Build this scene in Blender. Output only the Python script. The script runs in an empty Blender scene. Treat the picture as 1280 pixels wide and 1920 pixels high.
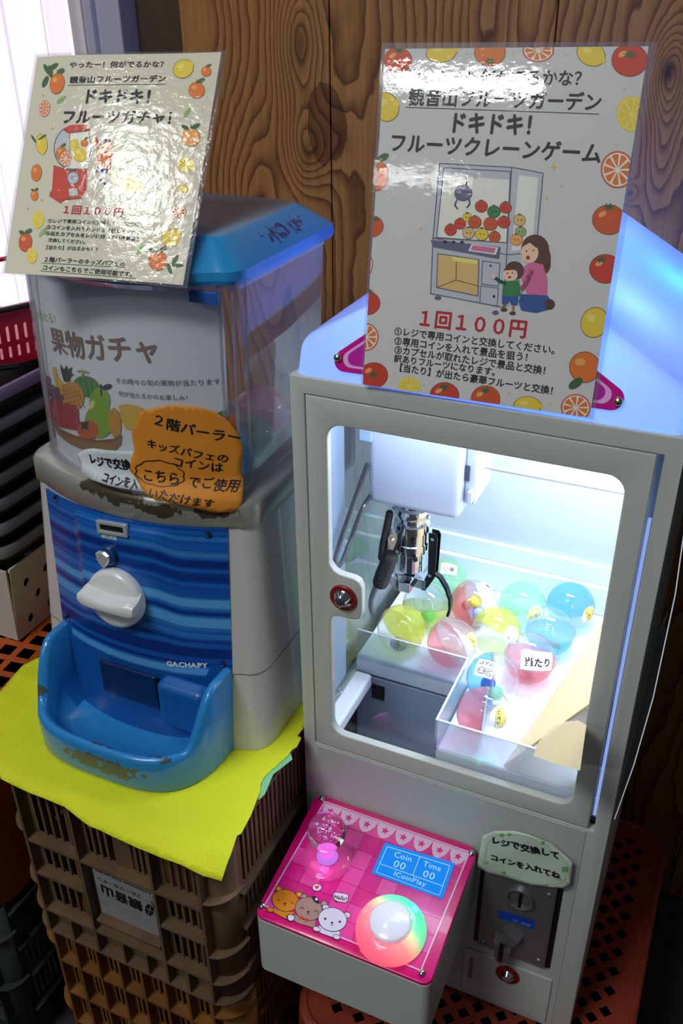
import bpy, bmesh, math, random
import numpy as np
from mathutils import Vector, Matrix, noise
random.seed(7)
S = bpy.context.scene
COL = S.collection
PI = math.pi
# ------------------------------------------------------------------ camera
CF, PITCH, YAW, ROLL = 1713.467, 0.528099, -0.428662, -0.010366
CP = Vector((0.381403, -0.719038, 0.322879))
_cy, _sy = math.cos(YAW), math.sin(YAW)
FWD = Vector((_sy*math.cos(PITCH), _cy*math.cos(PITCH), -math.sin(PITCH)))
_r = Vector((_cy, -_sy, 0)); _u = _r.cross(FWD)
RGT = _r*math.cos(ROLL) + _u*math.sin(ROLL); UPV = -_r*math.sin(ROLL) + _u*math.cos(ROLL)
cd = bpy.data.cameras.new('camera'); cam = bpy.data.objects.new('camera', cd); COL.objects.link(cam)
cd.sensor_fit = 'VERTICAL'; cd.sensor_height = 36; cd.lens = CF*36/1920; cd.clip_start = .02; cd.clip_end = 50
m = Matrix((RGT, UPV, -FWD)).transposed().to_4x4(); m.translation = CP
cam.matrix_world = m; S.camera = cam
# ------------------------------------------------------------------ light
w = bpy.data.worlds.new('world'); S.world = w; w.use_nodes = True
w.node_tree.nodes['Background'].inputs[0].default_value = (.62, .66, .74, 1)
w.node_tree.nodes['Background'].inputs[1].default_value = 0.085
vs = S.view_settings; vs.view_transform = 'Standard'; vs.look = 'None'; vs.gamma = 1; vs.use_curve_mapping = False
vs.exposure = 0.0
S.cycles.transparent_max_bounces = 32; S.cycles.max_bounces = 10
def area(name, loc, target, sx, sy, power, col=(1,1,1)):
    l = bpy.data.lights.new(name, 'AREA'); l.shape = 'RECTANGLE'; l.size = sx; l.size_y = sy; l.energy = power; l.color = col
    o = bpy.data.objects.new(name, l); COL.objects.link(o); o.location = loc
    z_ = -(Vector(target)-Vector(loc)).normalized(); x_ = (Vector((1,0,0))-z_*z_.x).normalized(); y_ = z_.cross(x_)
    mm = Matrix((x_, y_, z_)).transposed().to_4x4(); mm.translation = Vector(loc); o.matrix_world = mm; return o
area('ceiling_tube_light', (-.67, -2.53, 1.72), (-.67, -2.53, 0), .62, .08, 11.0, (.96, 1, .98))
area('ceiling_tube_light', (-1.06, -3.40, 1.72), (-1.06, -3.40, 0), .50, .04, 3.2, (.96, 1, .98))
area('ceiling_tube_light', (-.56, -.36, 1.72), (-.56, -.36, 0), .20, .24, 4.4, (.97, 1, .97))
area('ceiling_tube_light', (-.45, -1.5, 1.78), (.05, -.1, -.3), .9, .3, 24, (.96, 1, .98))

# ------------------------------------------------------------------ materials
MATS = {}
def lin(c):
    return tuple(((x/255)/12.92 if x/255 <= .04045 else ((x/255+.055)/1.055)**2.4) for x in c)
def M(name, rgb=(200,200,200), rough=.5, metal=0, coat=0, spec=.5, noise_amt=0, noise_scale=30, emit=None, es=0, bump=0, bscale=60, trans=0, cr=.03):
    if name in MATS: return MATS[name]
    mt = bpy.data.materials.new(name); mt.use_nodes = True; nt = mt.node_tree; b = nt.nodes['Principled BSDF']
    c = lin(rgb)+(1,)
    b.inputs['Base Color'].default_value = c; b.inputs['Roughness'].default_value = rough; b.inputs['Metallic'].default_value = metal
    b.inputs['Coat Weight'].default_value = coat; b.inputs['Coat Roughness'].default_value = cr; b.inputs['Specular IOR Level'].default_value = spec
    if emit: b.inputs['Emission Color'].default_value = lin(emit)+(1,); b.inputs['Emission Strength'].default_value = es
    if noise_amt or bump:
        tc = nt.nodes.new('ShaderNodeTexCoord'); n = nt.nodes.new('ShaderNodeTexNoise'); n.inputs['Scale'].default_value = noise_scale; n.inputs['Detail'].default_value = 5
        nt.links.new(tc.outputs['Object'], n.inputs['Vector'])
        if noise_amt:
            r = nt.nodes.new('ShaderNodeValToRGB'); r.color_ramp.elements[0].position = .3; r.color_ramp.elements[1].position = .7
            r.color_ramp.elements[0].color = tuple(x*(1-noise_amt) for x in c[:3])+(1,); r.color_ramp.elements[1].color = tuple(min(1,x*(1+noise_amt*.5)) for x in c[:3])+(1,)
            nt.links.new(n.outputs['Fac'], r.inputs['Fac']); nt.links.new(r.outputs['Color'], b.inputs['Base Color'])
        if bump:
            n2 = nt.nodes.new('ShaderNodeTexNoise'); n2.inputs['Scale'].default_value = bscale; n2.inputs['Detail'].default_value = 4
            nt.links.new(tc.outputs['Object'], n2.inputs['Vector'])
            bp = nt.nodes.new('ShaderNodeBump'); bp.inputs['Strength'].default_value = bump; bp.inputs['Distance'].default_value = .002
            nt.links.new(n2.outputs['Fac'], bp.inputs['Height']); nt.links.new(bp.outputs['Normal'], b.inputs['Normal'])
            nt.links.new(bp.outputs['Normal'], b.inputs['Coat Normal'])
    MATS[name] = mt; return mt
def CLEAR(name, tint=(255,255,255), body=0.0, bodycol=None, rough=.03, refl=1.0, bump=0, bscale=80, ior=1.45, base_refl=0.0):
    """thin clear or tinted plastic sheet: transparency, a little body colour, fresnel gloss"""
    if name in MATS: return MATS[name]
    mt = bpy.data.materials.new(name); mt.use_nodes = True; nt = mt.node_tree; N = nt.nodes; L = nt.links
    N.remove(N['Principled BSDF']); out = N['Material Output']
    tr = N.new('ShaderNodeBsdfTransparent'); tr.inputs[0].default_value = lin(tint)+(1,)
    base = tr.outputs[0]
    if body > 0:
        df = N.new('ShaderNodeBsdfDiffuse'); df.inputs[0].default_value = lin(bodycol or tint)+(1,)
        tl = N.new('ShaderNodeBsdfTranslucent'); tl.inputs[0].default_value = lin(bodycol or tint)+(1,)
        m0 = N.new('ShaderNodeMixShader'); m0.inputs[0].default_value = .5; L.new(df.outputs[0], m0.inputs[1]); L.new(tl.outputs[0], m0.inputs[2])
        m1 = N.new('ShaderNodeMixShader'); m1.inputs[0].default_value = body; L.new(base, m1.inputs[1]); L.new(m0.outputs[0], m1.inputs[2]); base = m1.outputs[0]
    gl = N.new('ShaderNodeBsdfGlossy'); gl.inputs['Roughness'].default_value = rough
    fr = N.new('ShaderNodeLayerWeight'); fr.inputs['Blend'].default_value = .5     # two-sided Schlick term
    pw = N.new('ShaderNodeMath'); pw.operation = 'POWER'; pw.inputs[1].default_value = 4.5; L.new(fr.outputs['Facing'], pw.inputs[0])
    mu = N.new('ShaderNodeMath'); mu.operation = 'MULTIPLY_ADD'; mu.inputs[1].default_value = .9*refl; mu.inputs[2].default_value = .035*refl+base_refl; L.new(pw.outputs[0], mu.inputs[0]); mu.use_clamp = True
    m2 = N.new('ShaderNodeMixShader'); L.new(mu.outputs[0], m2.inputs[0]); L.new(base, m2.inputs[1]); L.new(gl.outputs[0], m2.inputs[2]); L.new(m2.outputs[0], out.inputs[0])
    if bump:
        tc = N.new('ShaderNodeTexCoord'); n2 = N.new('ShaderNodeTexNoise'); n2.inputs['Scale'].default_value = bscale; n2.inputs['Detail'].default_value = 5
        L.new(tc.outputs['Object'], n2.inputs['Vector']); bp = N.new('ShaderNodeBump'); bp.inputs['Strength'].default_value = bump; bp.inputs['Distance'].default_value = .002
        L.new(n2.outputs['Fac'], bp.inputs['Height']); L.new(bp.outputs['Normal'], gl.inputs['Normal'])
    MATS[name] = mt; return mt
def EMIT(name, rgb, s):
    if name in MATS: return MATS[name]
    mt = bpy.data.materials.new(name); mt.use_nodes = True; nt = mt.node_tree; nt.nodes.remove(nt.nodes['Principled BSDF'])
    e = nt.nodes.new('ShaderNodeEmission'); e.inputs[0].default_value = lin(rgb)+(1,); e.inputs[1].default_value = s
    nt.links.new(e.outputs[0], nt.nodes['Material Output'].inputs[0]); MATS[name] = mt; return mt

# ------------------------------------------------------------------ object helpers
def link(o): COL.objects.link(o); return o
def thing(name, label, cat, loc=(0,0,0), group=None, kind=None):
    o = bpy.data.objects.new(name, None); link(o); o.location = loc; o.empty_display_size = .02
    o['label'] = label; o['category'] = cat
    if group: o['group'] = group
    return o
def tag(o, label, cat, group=None, kind=None):
    o['label'] = label; o['category'] = cat
    if group: o['group'] = group
    if kind: o['kind'] = kind
    return o
def put(name, me, mats, parent=None, label=None, smooth=None):
    me.name = name
    if not isinstance(mats, (list, tuple)): mats = [mats]
    for mm in mats: me.materials.append(mm)
    o = bpy.data.objects.new(name, me); link(o)
    if parent is not None:
        o.parent = parent
        if parent.type == 'EMPTY': o.location = -parent.location
    if label: o['label'] = label
    if smooth is not None:
        for p in me.polygons: p.use_smooth = True
        if smooth < 180:
            try: me.set_sharp_from_angle(angle=math.radians(smooth))
            except Exception: pass
    return o
def structure(o): o['kind'] = 'structure'; return o
def mesh(vs_, fs, mi=None):
    me = bpy.data.meshes.new('m'); me.from_pydata([tuple(v) for v in vs_], [], fs); 
    if mi: me.polygons.foreach_set('material_index', mi)
    me.update(); return me
class MB:
    def __init__(s): s.v = []; s.f = []; s.mi = []
    def add(s, v, f, mi=0):
        n = len(s.v); s.v += [Vector(x) for x in v]; s.f += [tuple(i+n for i in q) for q in f]; s.mi += [mi]*len(f); return s
    def box(s, a, b, mi=0):
        x0,y0,z0 = a; x1,y1,z1 = b
        return s.add([(x0,y0,z0),(x1,y0,z0),(x1,y1,z0),(x0,y1,z0),(x0,y0,z1),(x1,y0,z1),(x1,y1,z1),(x0,y1,z1)],
                     [(0,3,2,1),(4,5,6,7),(0,1,5,4),(1,2,6,5),(2,3,7,6),(3,0,4,7)], mi)
    def lathe(s, prof, org, axis=(0,0,1), n=24, mi=0, xdir=None, sx=1, sy=1):
        ax = Vector(axis).normalized(); x = Vector(xdir) if xdir else ax.orthogonal(); x = (x-ax*x.dot(ax)).normalized(); y = ax.cross(x); org = Vector(org)
        v = []
        for r, h in prof:
            for k in range(n):
                a = 2*PI*k/n; v.append(org+ax*h+x*(r*math.cos(a)*sx)+y*(r*math.sin(a)*sy))
        f = []
        for i in range(len(prof)-1):
            for k in range(n): f.append((i*n+k, i*n+(k+1)%n, (i+1)*n+(k+1)%n, (i+1)*n+k))
        if prof[0][0] > 1e-6: f.append(tuple(reversed(range(n))))
        if prof[-1][0] > 1e-6: f.append(tuple((len(prof)-1)*n+k for k in range(n)))
        return s.add(v, f, mi)
    def tube(s, path, r, n=8, mi=0, closed=False):
        P = [Vector(p) for p in path]; v = []; prev = None
        for i, p in enumerate(P):
            if closed: t = P[(i+1)%len(P)]-P[i-1]
            else: t = P[min(i+1,len(P)-1)]-P[max(i-1,0)]
            t.normalize()
            if prev is None: x = t.orthogonal().normalized()
            else: x = (prev-t*prev.dot(t)).normalized()
            prev = x; y = t.cross(x); rr = r[i] if isinstance(r, (list,tuple)) else r
            for k in range(n):
                a = 2*PI*k/n; v.append(p+x*rr*math.cos(a)+y*rr*math.sin(a))
        f = []; m_ = len(P)
        for i in range(m_ if closed else m_-1):
            j = (i+1)%m_
            for k in range(n): f.append((i*n+k, i*n+(k+1)%n, j*n+(k+1)%n, j*n+k))
        if not closed: f.append(tuple(reversed(range(n)))); f.append(tuple((m_-1)*n+k for k in range(n)))
        return s.add(v, f, mi)
    def loft(s, rings, cap0=True, cap1=True, mi=0, closed=True):
        n = len(rings[0]); v = [p for r in rings for p in r]; f = []
        for i in range(len(rings)-1):
            for k in range(n if closed else n-1): f.append((i*n+k, i*n+(k+1)%n, (i+1)*n+(k+1)%n, (i+1)*n+k))
        if cap0: f.append(tuple(reversed(range(n))))
        if cap1: f.append(tuple((len(rings)-1)*n+k for k in range(n)))
        return s.add(v, f, mi)
    def mesh(s): 
        me = mesh(s.v, s.f, s.mi); return me
def fixn(me):
    bm = bmesh.new(); bm.from_mesh(me); bmesh.ops.recalc_face_normals(bm, faces=bm.faces); bm.to_mesh(me); bm.free(); return me
def rbox(a, b, r=.003, seg=3, rot=None, sub=None):
    bm = bmesh.new(); bmesh.ops.create_cube(bm, size=1)
    a = Vector(a); b = Vector(b); c = (a+b)/2; s = b-a
    for v in bm.verts: v.co = Vector((v.co.x*s.x, v.co.y*s.y, v.co.z*s.z))
    bmesh.ops.bevel(bm, geom=list(bm.edges), offset=r, segments=seg, affect='EDGES', profile=.5)
    for v in bm.verts:
        if rot is not None: v.co = rot @ v.co
        v.co += c
    me = bpy.data.meshes.new('m'); bm.to_mesh(me); bm.free(); return me
def joinmesh(ms):
    bm = bmesh.new()
    for x in ms: bm.from_mesh(x)
    me = bpy.data.meshes.new('m'); bm.to_mesh(me); bm.free(); return me
def rrect(x0, y0, x1, y1, r, n=6):
    o = []
    for cx, cy, a0 in ((x1-r,y1-r,0),(x0+r,y1-r,90),(x0+r,y0+r,180),(x1-r,y0+r,270)):
        for k in range(n+1):
            a = math.radians(a0+90*k/n); o.append((cx+r*math.cos(a), cy+r*math.sin(a)))
    return o
def plate(loops, th, fn, bevel=0):
    """2D outline(s) with holes, filled and extruded; fn(x,y,z) places it, z from -th/2 to th/2"""
    cu = bpy.data.curves.new('p', 'CURVE'); cu.dimensions = '2D'; cu.fill_mode = 'BOTH'; cu.extrude = max(th/2-bevel, 0); cu.bevel_depth = bevel; cu.bevel_resolution = 2
    if bevel: cu.offset = -bevel
    for lp in loops:
        sp = cu.splines.new('POLY'); sp.points.add(len(lp)-1)
        for i, p in enumerate(lp): sp.points[i].co = (p[0], p[1], 0, 1)
        sp.use_cyclic_u = True
    o = bpy.data.objects.new('p', cu); link(o); bpy.context.view_layer.update()
    me = bpy.data.meshes.new_from_object(o.evaluated_get(bpy.context.evaluated_depsgraph_get()))
    bpy.data.objects.remove(o); bpy.data.curves.remove(cu); me.materials.clear()
    for v in me.vertices: v.co = Vector(fn(*v.co))
    bm = bmesh.new(); bm.from_mesh(me); bmesh.ops.remove_doubles(bm, verts=bm.verts, dist=1e-6); bmesh.ops.recalc_face_normals(bm, faces=bm.faces); bm.to_mesh(me); bm.free()
    return me

# ------------------------------------------------------------------ measuring on planes
def ray(px): return (FWD + RGT*((px[0]-640)/CF) - UPV*((px[1]-960)/CF))
def onP(px, p0, n):
    v = ray(px); n = Vector(n); return CP + v*((Vector(p0)-CP).dot(n)/v.dot(n))
def onY(px, y): return onP(px, (0,y,0), (0,1,0))
def onZ(px, z): return onP(px, (0,0,z), (0,0,1))
def onX(px, x): return onP(px, (x,0,0), (1,0,0))

class Surf:
    """a flat or gently bent sheet: origin, u to the right, v up, bend(u,v) = offset along the normal"""
    def __init__(s, p0, n, udir=(1,0,0), bend=None):
        s.p0 = Vector(p0); s.n = Vector(n).normalized(); u = Vector(udir); s.u = (u-s.n*u.dot(s.n)).normalized(); s.v = s.n.cross(s.u); s.bend = bend
    def uv(s, px):
        off = 0
        for k in range(8 if s.bend else 1):
            P = onP(px, s.p0+s.n*off, s.n)-s.p0; a, b = P.dot(s.u), P.dot(s.v)
            if s.bend: off = s.bend(a, b)
        return (a, b)
    def pos(s, a, b, h=0): return s.p0+s.u*a+s.v*b+s.n*(h+(s.bend(a,b) if s.bend else 0))
GL = {}
def glyph(ch):
    if ch in GL: return GL[ch]
    cu = bpy.data.curves.new('t', 'FONT'); cu.body = ch; cu.resolution_u = 2; cu.offset = 0
    o = bpy.data.objects.new('t', cu); link(o); bpy.context.view_layer.update()
    me = bpy.data.meshes.new_from_object(o.evaluated_get(bpy.context.evaluated_depsgraph_get()))
    v = [(p.co.x, p.co.y) for p in me.vertices]; f = [tuple(p.vertices) for p in me.polygons]
    bpy.data.objects.remove(o); bpy.data.curves.remove(cu); bpy.data.meshes.remove(me)
    x1 = max([p[0] for p in v]) if v else .3
    cjk = ord(ch) > 0x2000
    adv = 1.0 if cjk else x1+.08
    if ch == ' ': adv = .35
    GL[ch] = (v, f, adv); return GL[ch]
def clip_poly(poly, quad):
    def area2(q): return sum(q[i][0]*q[(i+1)%len(q)][1]-q[(i+1)%len(q)][0]*q[i][1] for i in range(len(q)))
    sg = 1 if area2(quad) > 0 else -1; out = poly
    for i in range(len(quad)):
        a, b = quad[i], quad[(i+1)%len(quad)]; inp = out; out = []
        def side(p): return sg*((b[0]-a[0])*(p[1]-a[1])-(b[1]-a[1])*(p[0]-a[0]))
        for j in range(len(inp)):
            p, q = inp[j-1], inp[j]; sp_, sq = side(p), side(q)
            if (sp_ < 0) != (sq < 0):
                t = sp_/(sp_-sq); out.append((p[0]+(q[0]-p[0])*t, p[1]+(q[1]-p[1])*t))
            if sq >= 0: out.append(q)
        if not out: return []
    return out
class Art:
    """flat print on a Surf, measured in photograph pixels (or, with uvmode, in metres on the sheet)"""
    def __init__(s, surf, lift=.0003, clip=None, fine=None, uvmode=False, conv=None):
        s.s = surf; s.lift = lift; s.clip = clip; s.mb = MB(); s.mats = []; s.fine = fine; s.uvmode = uvmode; s.conv = conv; s.step = 3e-5; s.base = lift; s.items = []
    def P(s, p):
        if s.conv: p = s.conv(p)
        return p
    def level(s, uv):
        x0 = min(p[0] for p in uv); x1 = max(p[0] for p in uv); y0 = min(p[1] for p in uv); y1 = max(p[1] for p in uv); lv = 0
        for a0, a1, b0, b1, l_ in s.items:
            if a0 < x1 and a1 > x0 and b0 < y1 and b1 > y0 and l_ >= lv: lv = l_+1
        s.items.append((x0, x1, y0, y1, lv)); h = s.base+s.step*(lv+1); s.lift = max(s.lift, h); return h
    def mi(s, m_):
        if m_ not in s.mats: s.mats.append(m_)
        return s.mats.index(m_)
    def poly(s, pts, mat, h=None):
        pts = [s.P(p) for p in pts]
        if s.clip: pts = clip_poly(pts, s.clip)
        if len(pts) < 3: return
        uv = pts if s.uvmode else [s.s.uv(p) for p in pts]
        H = s.level(uv)
        if s.fine:
            bm = bmesh.new(); vs2 = [bm.verts.new((a,b,0)) for a,b in uv]
            try: bm.faces.new(vs2)
            except Exception: bm.free(); return
            bmesh.ops.triangulate(bm, faces=bm.faces)
            for _ in range(4):
                es = [e for e in bm.edges if e.calc_length() > s.fine]
                if not es: break
                bmesh.ops.subdivide_edges(bm, edges=es, cuts=1); bmesh.ops.triangulate(bm, faces=bm.faces)
            bm.verts.index_update()
            s.mb.add([s.s.pos(v.co.x, v.co.y, H) for v in bm.verts], [tuple(v.index for v in f.verts) for f in bm.faces], s.mi(mat)); bm.free()
        else:
            s.mb.add([s.s.pos(a, b, H) for a, b in uv], [tuple(range(len(uv)))], s.mi(mat))
    def ell(s, cx, cy, rx, ry, mat, ang=0, n=22, a0=0, a1=360):
        ca, sa = math.cos(math.radians(ang)), math.sin(math.radians(ang)); pts = []
        for k in range(n + (0 if a1-a0 >= 360 else 1)):
            t = math.radians(a0+(a1-a0)*k/n); x, y = rx*math.cos(t), ry*math.sin(t); pts.append((cx+x*ca-y*sa, cy+x*sa+y*ca))
        s.poly(pts, mat)
    def line(s, pts, wd, mat, closed=False):
        pts = [tuple(p) for p in pts]
        if closed: pts = pts+[pts[0]]
        cvp = [s.P(p) for p in pts]; H = s.level([q if s.uvmode else s.s.uv(q) for q in cvp])
        if s.fine and len(pts) < 6:
            pts = [(a_[0]+(b_[0]-a_[0])*k/8, a_[1]+(b_[1]-a_[1])*k/8) for a_, b_ in zip(pts, pts[1:]) for k in range(8)]+[pts[-1]]
        for i in range(len(pts)-1):
            (x0,y0),(x1,y1) = pts[i], pts[i+1]; L_ = math.hypot(x1-x0, y1-y0) or 1; nx, ny = -(y1-y0)/L_*wd/2, (x1-x0)/L_*wd/2; ex, ey = (x1-x0)/L_*wd*.3, (y1-y0)/L_*wd*.3
            q = [(x0+nx-ex,y0+ny-ey),(x1+nx+ex,y1+ny+ey),(x1-nx+ex,y1-ny+ey),(x0-nx-ex,y0-ny-ey)]
            q = [s.P(p) for p in q]
            if s.clip: q = clip_poly(q, s.clip)
            if len(q) < 3: continue
            uv = q if s.uvmode else [s.s.uv(p) for p in q]
            s.mb.add([s.s.pos(a,b,H) for a,b in uv], [tuple(range(len(uv)))], s.mi(mat))
    def text(s, st, p0, p1, mat, hscale=1.0, bold=0, jit=0, shear=0):
        a = s.P(p0); b = s.P(p1)
        A = Vector(a if s.uvmode else s.s.uv(a)); B = Vector(b if s.uvmode else s.s.uv(b))
        tot = sum(glyph(c)[2] for c in st); L_ = (B-A).length; d = (B-A)/L_; up = Vector((-d.y, d.x)); k = L_/tot
        if s.uvmode and s.conv: pass
        rep = [(0,0)] if not bold else [(0,0),(bold,0),(-bold,0),(0,bold),(0,-bold)]
        x = 0; nrm = up*(k*hscale*.8); dn_ = up*(k*hscale*.15); H = s.level([tuple(A-dn_), tuple(B-dn_), tuple(A+nrm), tuple(B+nrm)])
        for c in st:
            v, f, adv = glyph(c)
            ja = random.uniform(-jit, jit)*.25; jy = random.uniform(-jit, jit)*.12; ca, sa = math.cos(ja), math.sin(ja)
            for ri, (ox, oy) in enumerate(rep):
                if f:
                    pts = []
                    for (gx, gy) in v:
                        gx2 = (gx-.5)*ca-(gy-.4)*sa+.5+shear*gy; gy2 = (gx-.5)*sa+(gy-.4)*ca+.4+jy
                        q = A+d*((x+gx2+ox)*k)+up*((gy2+oy)*k*hscale); pts.append(s.s.pos(q.x, q.y, H+ri*2e-6))
                    s.mb.add(pts, f, s.mi(mat))
            x += adv
    def done(s, name, parent, label=None):
        return put(name, s.mb.mesh(), s.mats, parent, label)
def sheet(surf, corners_uv, nx, ny, th=0, lift=0):
    """bilinear sheet between four (u,v) corners TL,TR,BR,BL"""
    TL, TR, BR, BL = [Vector(c) for c in corners_uv]; v = []; f = []
    for j in range(ny+1):
        for i in range(nx+1):
            a, b = i/nx, j/ny; q = (TL*(1-a)+TR*a)*(1-b)+(BL*(1-a)+BR*a)*b; v.append(surf.pos(q.x, q.y, lift))
    for j in range(ny):
        for i in range(nx): k = j*(nx+1)+i; f.append((k, k+nx+1, k+nx+2, k+1))
    if th:
        n = len(v)
        for j in range(ny+1):
            for i in range(nx+1):
                a, b = i/nx, j/ny; q = (TL*(1-a)+TR*a)*(1-b)+(BL*(1-a)+BR*a)*b; v.append(surf.pos(q.x, q.y, lift-th))
        f += [tuple(reversed([i+n for i in q])) for q in f]
        ring = [i for i in range(nx+1)]+[j*(nx+1)+nx for j in range(1,ny+1)]+[ny*(nx+1)+i for i in range(nx-1,-1,-1)]+[j*(nx+1) for j in range(ny-1,0,-1)]
        for i in range(len(ring)): a, b = ring[i], ring[(i+1)%len(ring)]; f.append((a, b, b+n, a+n))
    return mesh(v, f)
#==PART2
# ================================================================== SETTING
WY = .45; FZ = -1.05
def wood_mat():
    mt = bpy.data.materials.new('pine_wall'); mt.use_nodes = True; nt = mt.node_tree; N = nt.nodes; L = nt.links; b = N['Principled BSDF']
    b.inputs['Roughness'].default_value = .42; b.inputs['Coat Weight'].default_value = .25; b.inputs['Coat Roughness'].default_value = .25
    tc = N.new('ShaderNodeTexCoord'); sx = N.new('ShaderNodeSeparateXYZ'); L.new(tc.outputs['Object'], sx.inputs[0])
    def mth(op, a, b_=None, c=None):
        n = N.new('ShaderNodeMath'); n.operation = op
        for i, x in enumerate((a, b_, c)):
            if x is None: continue
            if isinstance(x, (int, float)): n.inputs[i].default_value = x
            else: L.new(x, n.inputs[i])
        return n.outputs[0]
    X, Z = sx.outputs['X'], sx.outputs['Z']
    def nz(scx, scz, sc, det=2):
        c = N.new('ShaderNodeCombineXYZ'); L.new(mth('MULTIPLY', X, scx), c.inputs[0]); L.new(mth('MULTIPLY', Z, scz), c.inputs[2])
        n = N.new('ShaderNodeTexNoise'); n.inputs['Scale'].default_value = sc; n.inputs['Detail'].default_value = det; L.new(c.outputs[0], n.inputs['Vector']); return n.outputs['Fac']
    phi = mth('MULTIPLY', X, 42)
    phi = mth('ADD', phi, mth('MULTIPLY', nz(1, .22, 9, 1.5), 7.0))
    phi = mth('ADD', phi, mth('MULTIPLY', nz(1, .5, 40, 3), .9))
    dark = None; board = None
    for px, sxx, szz, amp, dk in (((562,85), .034, .075, 6.5, .55), ((578,285), .032, .05, 4.5, .5), ((600,250), .06, .05, 2.2, .0), ((1252,135), .022, .04, 5.5, 1.0), ((1246,250), .018, .09, 4, .0), ((1180,362), .010, .014, 3, .9), ((420,60), .05, .12, -3.5, 0), ((470,420), .05, .14, 4.0, 0), ((20,1000), .05, .1, 3, 0), ((900,40), .05, .2, 3.2, 0), ((1000,0), .03, .1, -2, 0)):
        P = onY(px, WY); dx = mth('DIVIDE', mth('SUBTRACT', X, P.x), sxx); dz = mth('DIVIDE', mth('SUBTRACT', Z, P.z), szz)
        d2 = mth('ADD', mth('MULTIPLY', dx, dx), mth('MULTIPLY', dz, dz)); g = mth('EXPONENT', mth('MULTIPLY', d2, -1))
        phi = mth('ADD', phi, mth('MULTIPLY', g, amp))
        if dk:
            k = mth('MULTIPLY', mth('EXPONENT', mth('MULTIPLY', d2, -9)), dk); dark = k if dark is None else mth('ADD', dark, k)
    P = onY((612,230), WY)      # resin-stained figure between the two knots
    d2 = mth('ADD', mth('POWER', mth('DIVIDE', mth('SUBTRACT', X, P.x), .030), 2), mth('POWER', mth('DIVIDE', mth('SUBTRACT', Z, P.z), .062), 2))
    fig = mth('LESS_THAN', mth('ADD', d2, mth('MULTIPLY', nz(1, .5, 22, 3), 2.6)), 2.05)
    ring = mth('FRACT', phi); rr = N.new('ShaderNodeValToRGB'); e = rr.color_ramp.elements
    e[0].position = 0; e[0].color = lin((166,116,66))+(1,); e[1].position = 1; e[1].color = lin((100,62,34))+(1,)
    for p_, c_ in ((.5,(158,108,60)), (.8,(126,80,42)), (.93,(92,54,28))): q = e.new(p_); q.color = lin(c_)+(1,)
    e[-1].color = lin((158,108,60))+(1,)
    L.new(ring, rr.inputs[0])
    mx = N.new('ShaderNodeMix'); mx.data_type = 'RGBA'; mx.blend_type = 'MULTIPLY'; L.new(mth('MULTIPLY', fig, .75), mx.inputs[0]); L.new(rr.outputs[0], mx.inputs[6]); mx.inputs[7].default_value = lin((150,120,105))+(1,)
    m2 = N.new('ShaderNodeMix'); m2.data_type = 'RGBA'; L.new(mth('MINIMUM', dark, .9), m2.inputs[0]); L.new(mx.outputs[2], m2.inputs[6]); m2.inputs[7].default_value = lin((38,22,16))+(1,)
    fine = N.new('ShaderNodeMix'); fine.data_type = 'RGBA'; fine.blend_type = 'MULTIPLY'; fine.inputs[0].default_value = 1; L.new(m2.outputs[2], fine.inputs[6])
    r2 = N.new('ShaderNodeValToRGB'); r2.color_ramp.elements[0].color = (.72,.72,.72,1); r2.color_ramp.elements[0].position = .3; r2.color_ramp.elements[1].position = .65; L.new(nz(1, .03, 260, 3), r2.inputs[0]); L.new(r2.outputs[0], fine.inputs[7])
    L.new(fine.outputs[2], b.inputs['Base Color'])
    bp = N.new('ShaderNodeBump'); bp.inputs['Strength'].default_value = .25; bp.inputs['Distance'].default_value = .001; L.new(ring, bp.inputs['Height']); L.new(bp.outputs[0], b.inputs['Normal'])
    MATS['wood'] = mt; return mt
wood = wood_mat()
dkgap = M('gap_dark', (30,20,15), .8)
wall = structure(put('wall_back', MB().box((-.46, WY+.02, FZ), (1.3, WY+.06, 1.1)).mesh(), dkgap))
seams = [-.46, onY((333,0), WY).x, onY((624,569), WY).x, onY((1042,50), WY).x, .46, .68, .9, 1.3]
for i in range(len(seams)-1):
    y0 = WY+(.012 if i == 0 else 0)
    put('board', rbox((seams[i]+.0008, y0, FZ), (seams[i+1]-.0008, WY+.02, 1.1), .0015, 2), M('shaded_board', (70,46,32), .6, noise_amt=.3) if i == 0 else wood, wall)  # first board sits back; its shade is put into a darker colour
fl = structure(put('floor', MB().box((-3, -4.5, FZ-.05), (3, .6, FZ)).mesh(), M('floor_concrete', (48,44,40), .7, noise_amt=.3, noise_scale=6)))
# window at the left end of the wall
wall_l = structure(put('wall_left', MB().box((-2.2, WY, FZ), (-.46, WY+.06, -.42)).mesh(), M('plaster', (150,140,128), .8)))
wf = structure(put('window_1', rbox((-.50, WY-.025, -.42), (-.46, WY+.05, 1.1), .003), M('alu_frame', (196,192,212), .35, .3)))
def fpart(a, b, nm='frame_rail', mat=None): put(nm, rbox(a, b, .002), mat or MATS['alu_frame'], wf)
fpart((-.512, WY-.035, -.42), (-.498, WY+.05, 1.1)); fpart((-.524, WY-.012, -.42), (-.513, WY+.05, 1.1)); fpart((-2.2, WY-.02, -.42), (-.5, WY+.05, -.385), 'sill')
fpart((-.548, WY-.02, -.385), (-.526, WY+.04, 1.1), 'frame_rail', M('alu_edge', (205,200,205), .4))
pn = put('pane', MB().box((-2.2, WY+.03, -.385), (-.548, WY+.035, 1.1)).mesh(), EMIT('daylight', (250,243,255), 1.5), wf)
cm = MB(); n = 160; v = []; f = []
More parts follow.
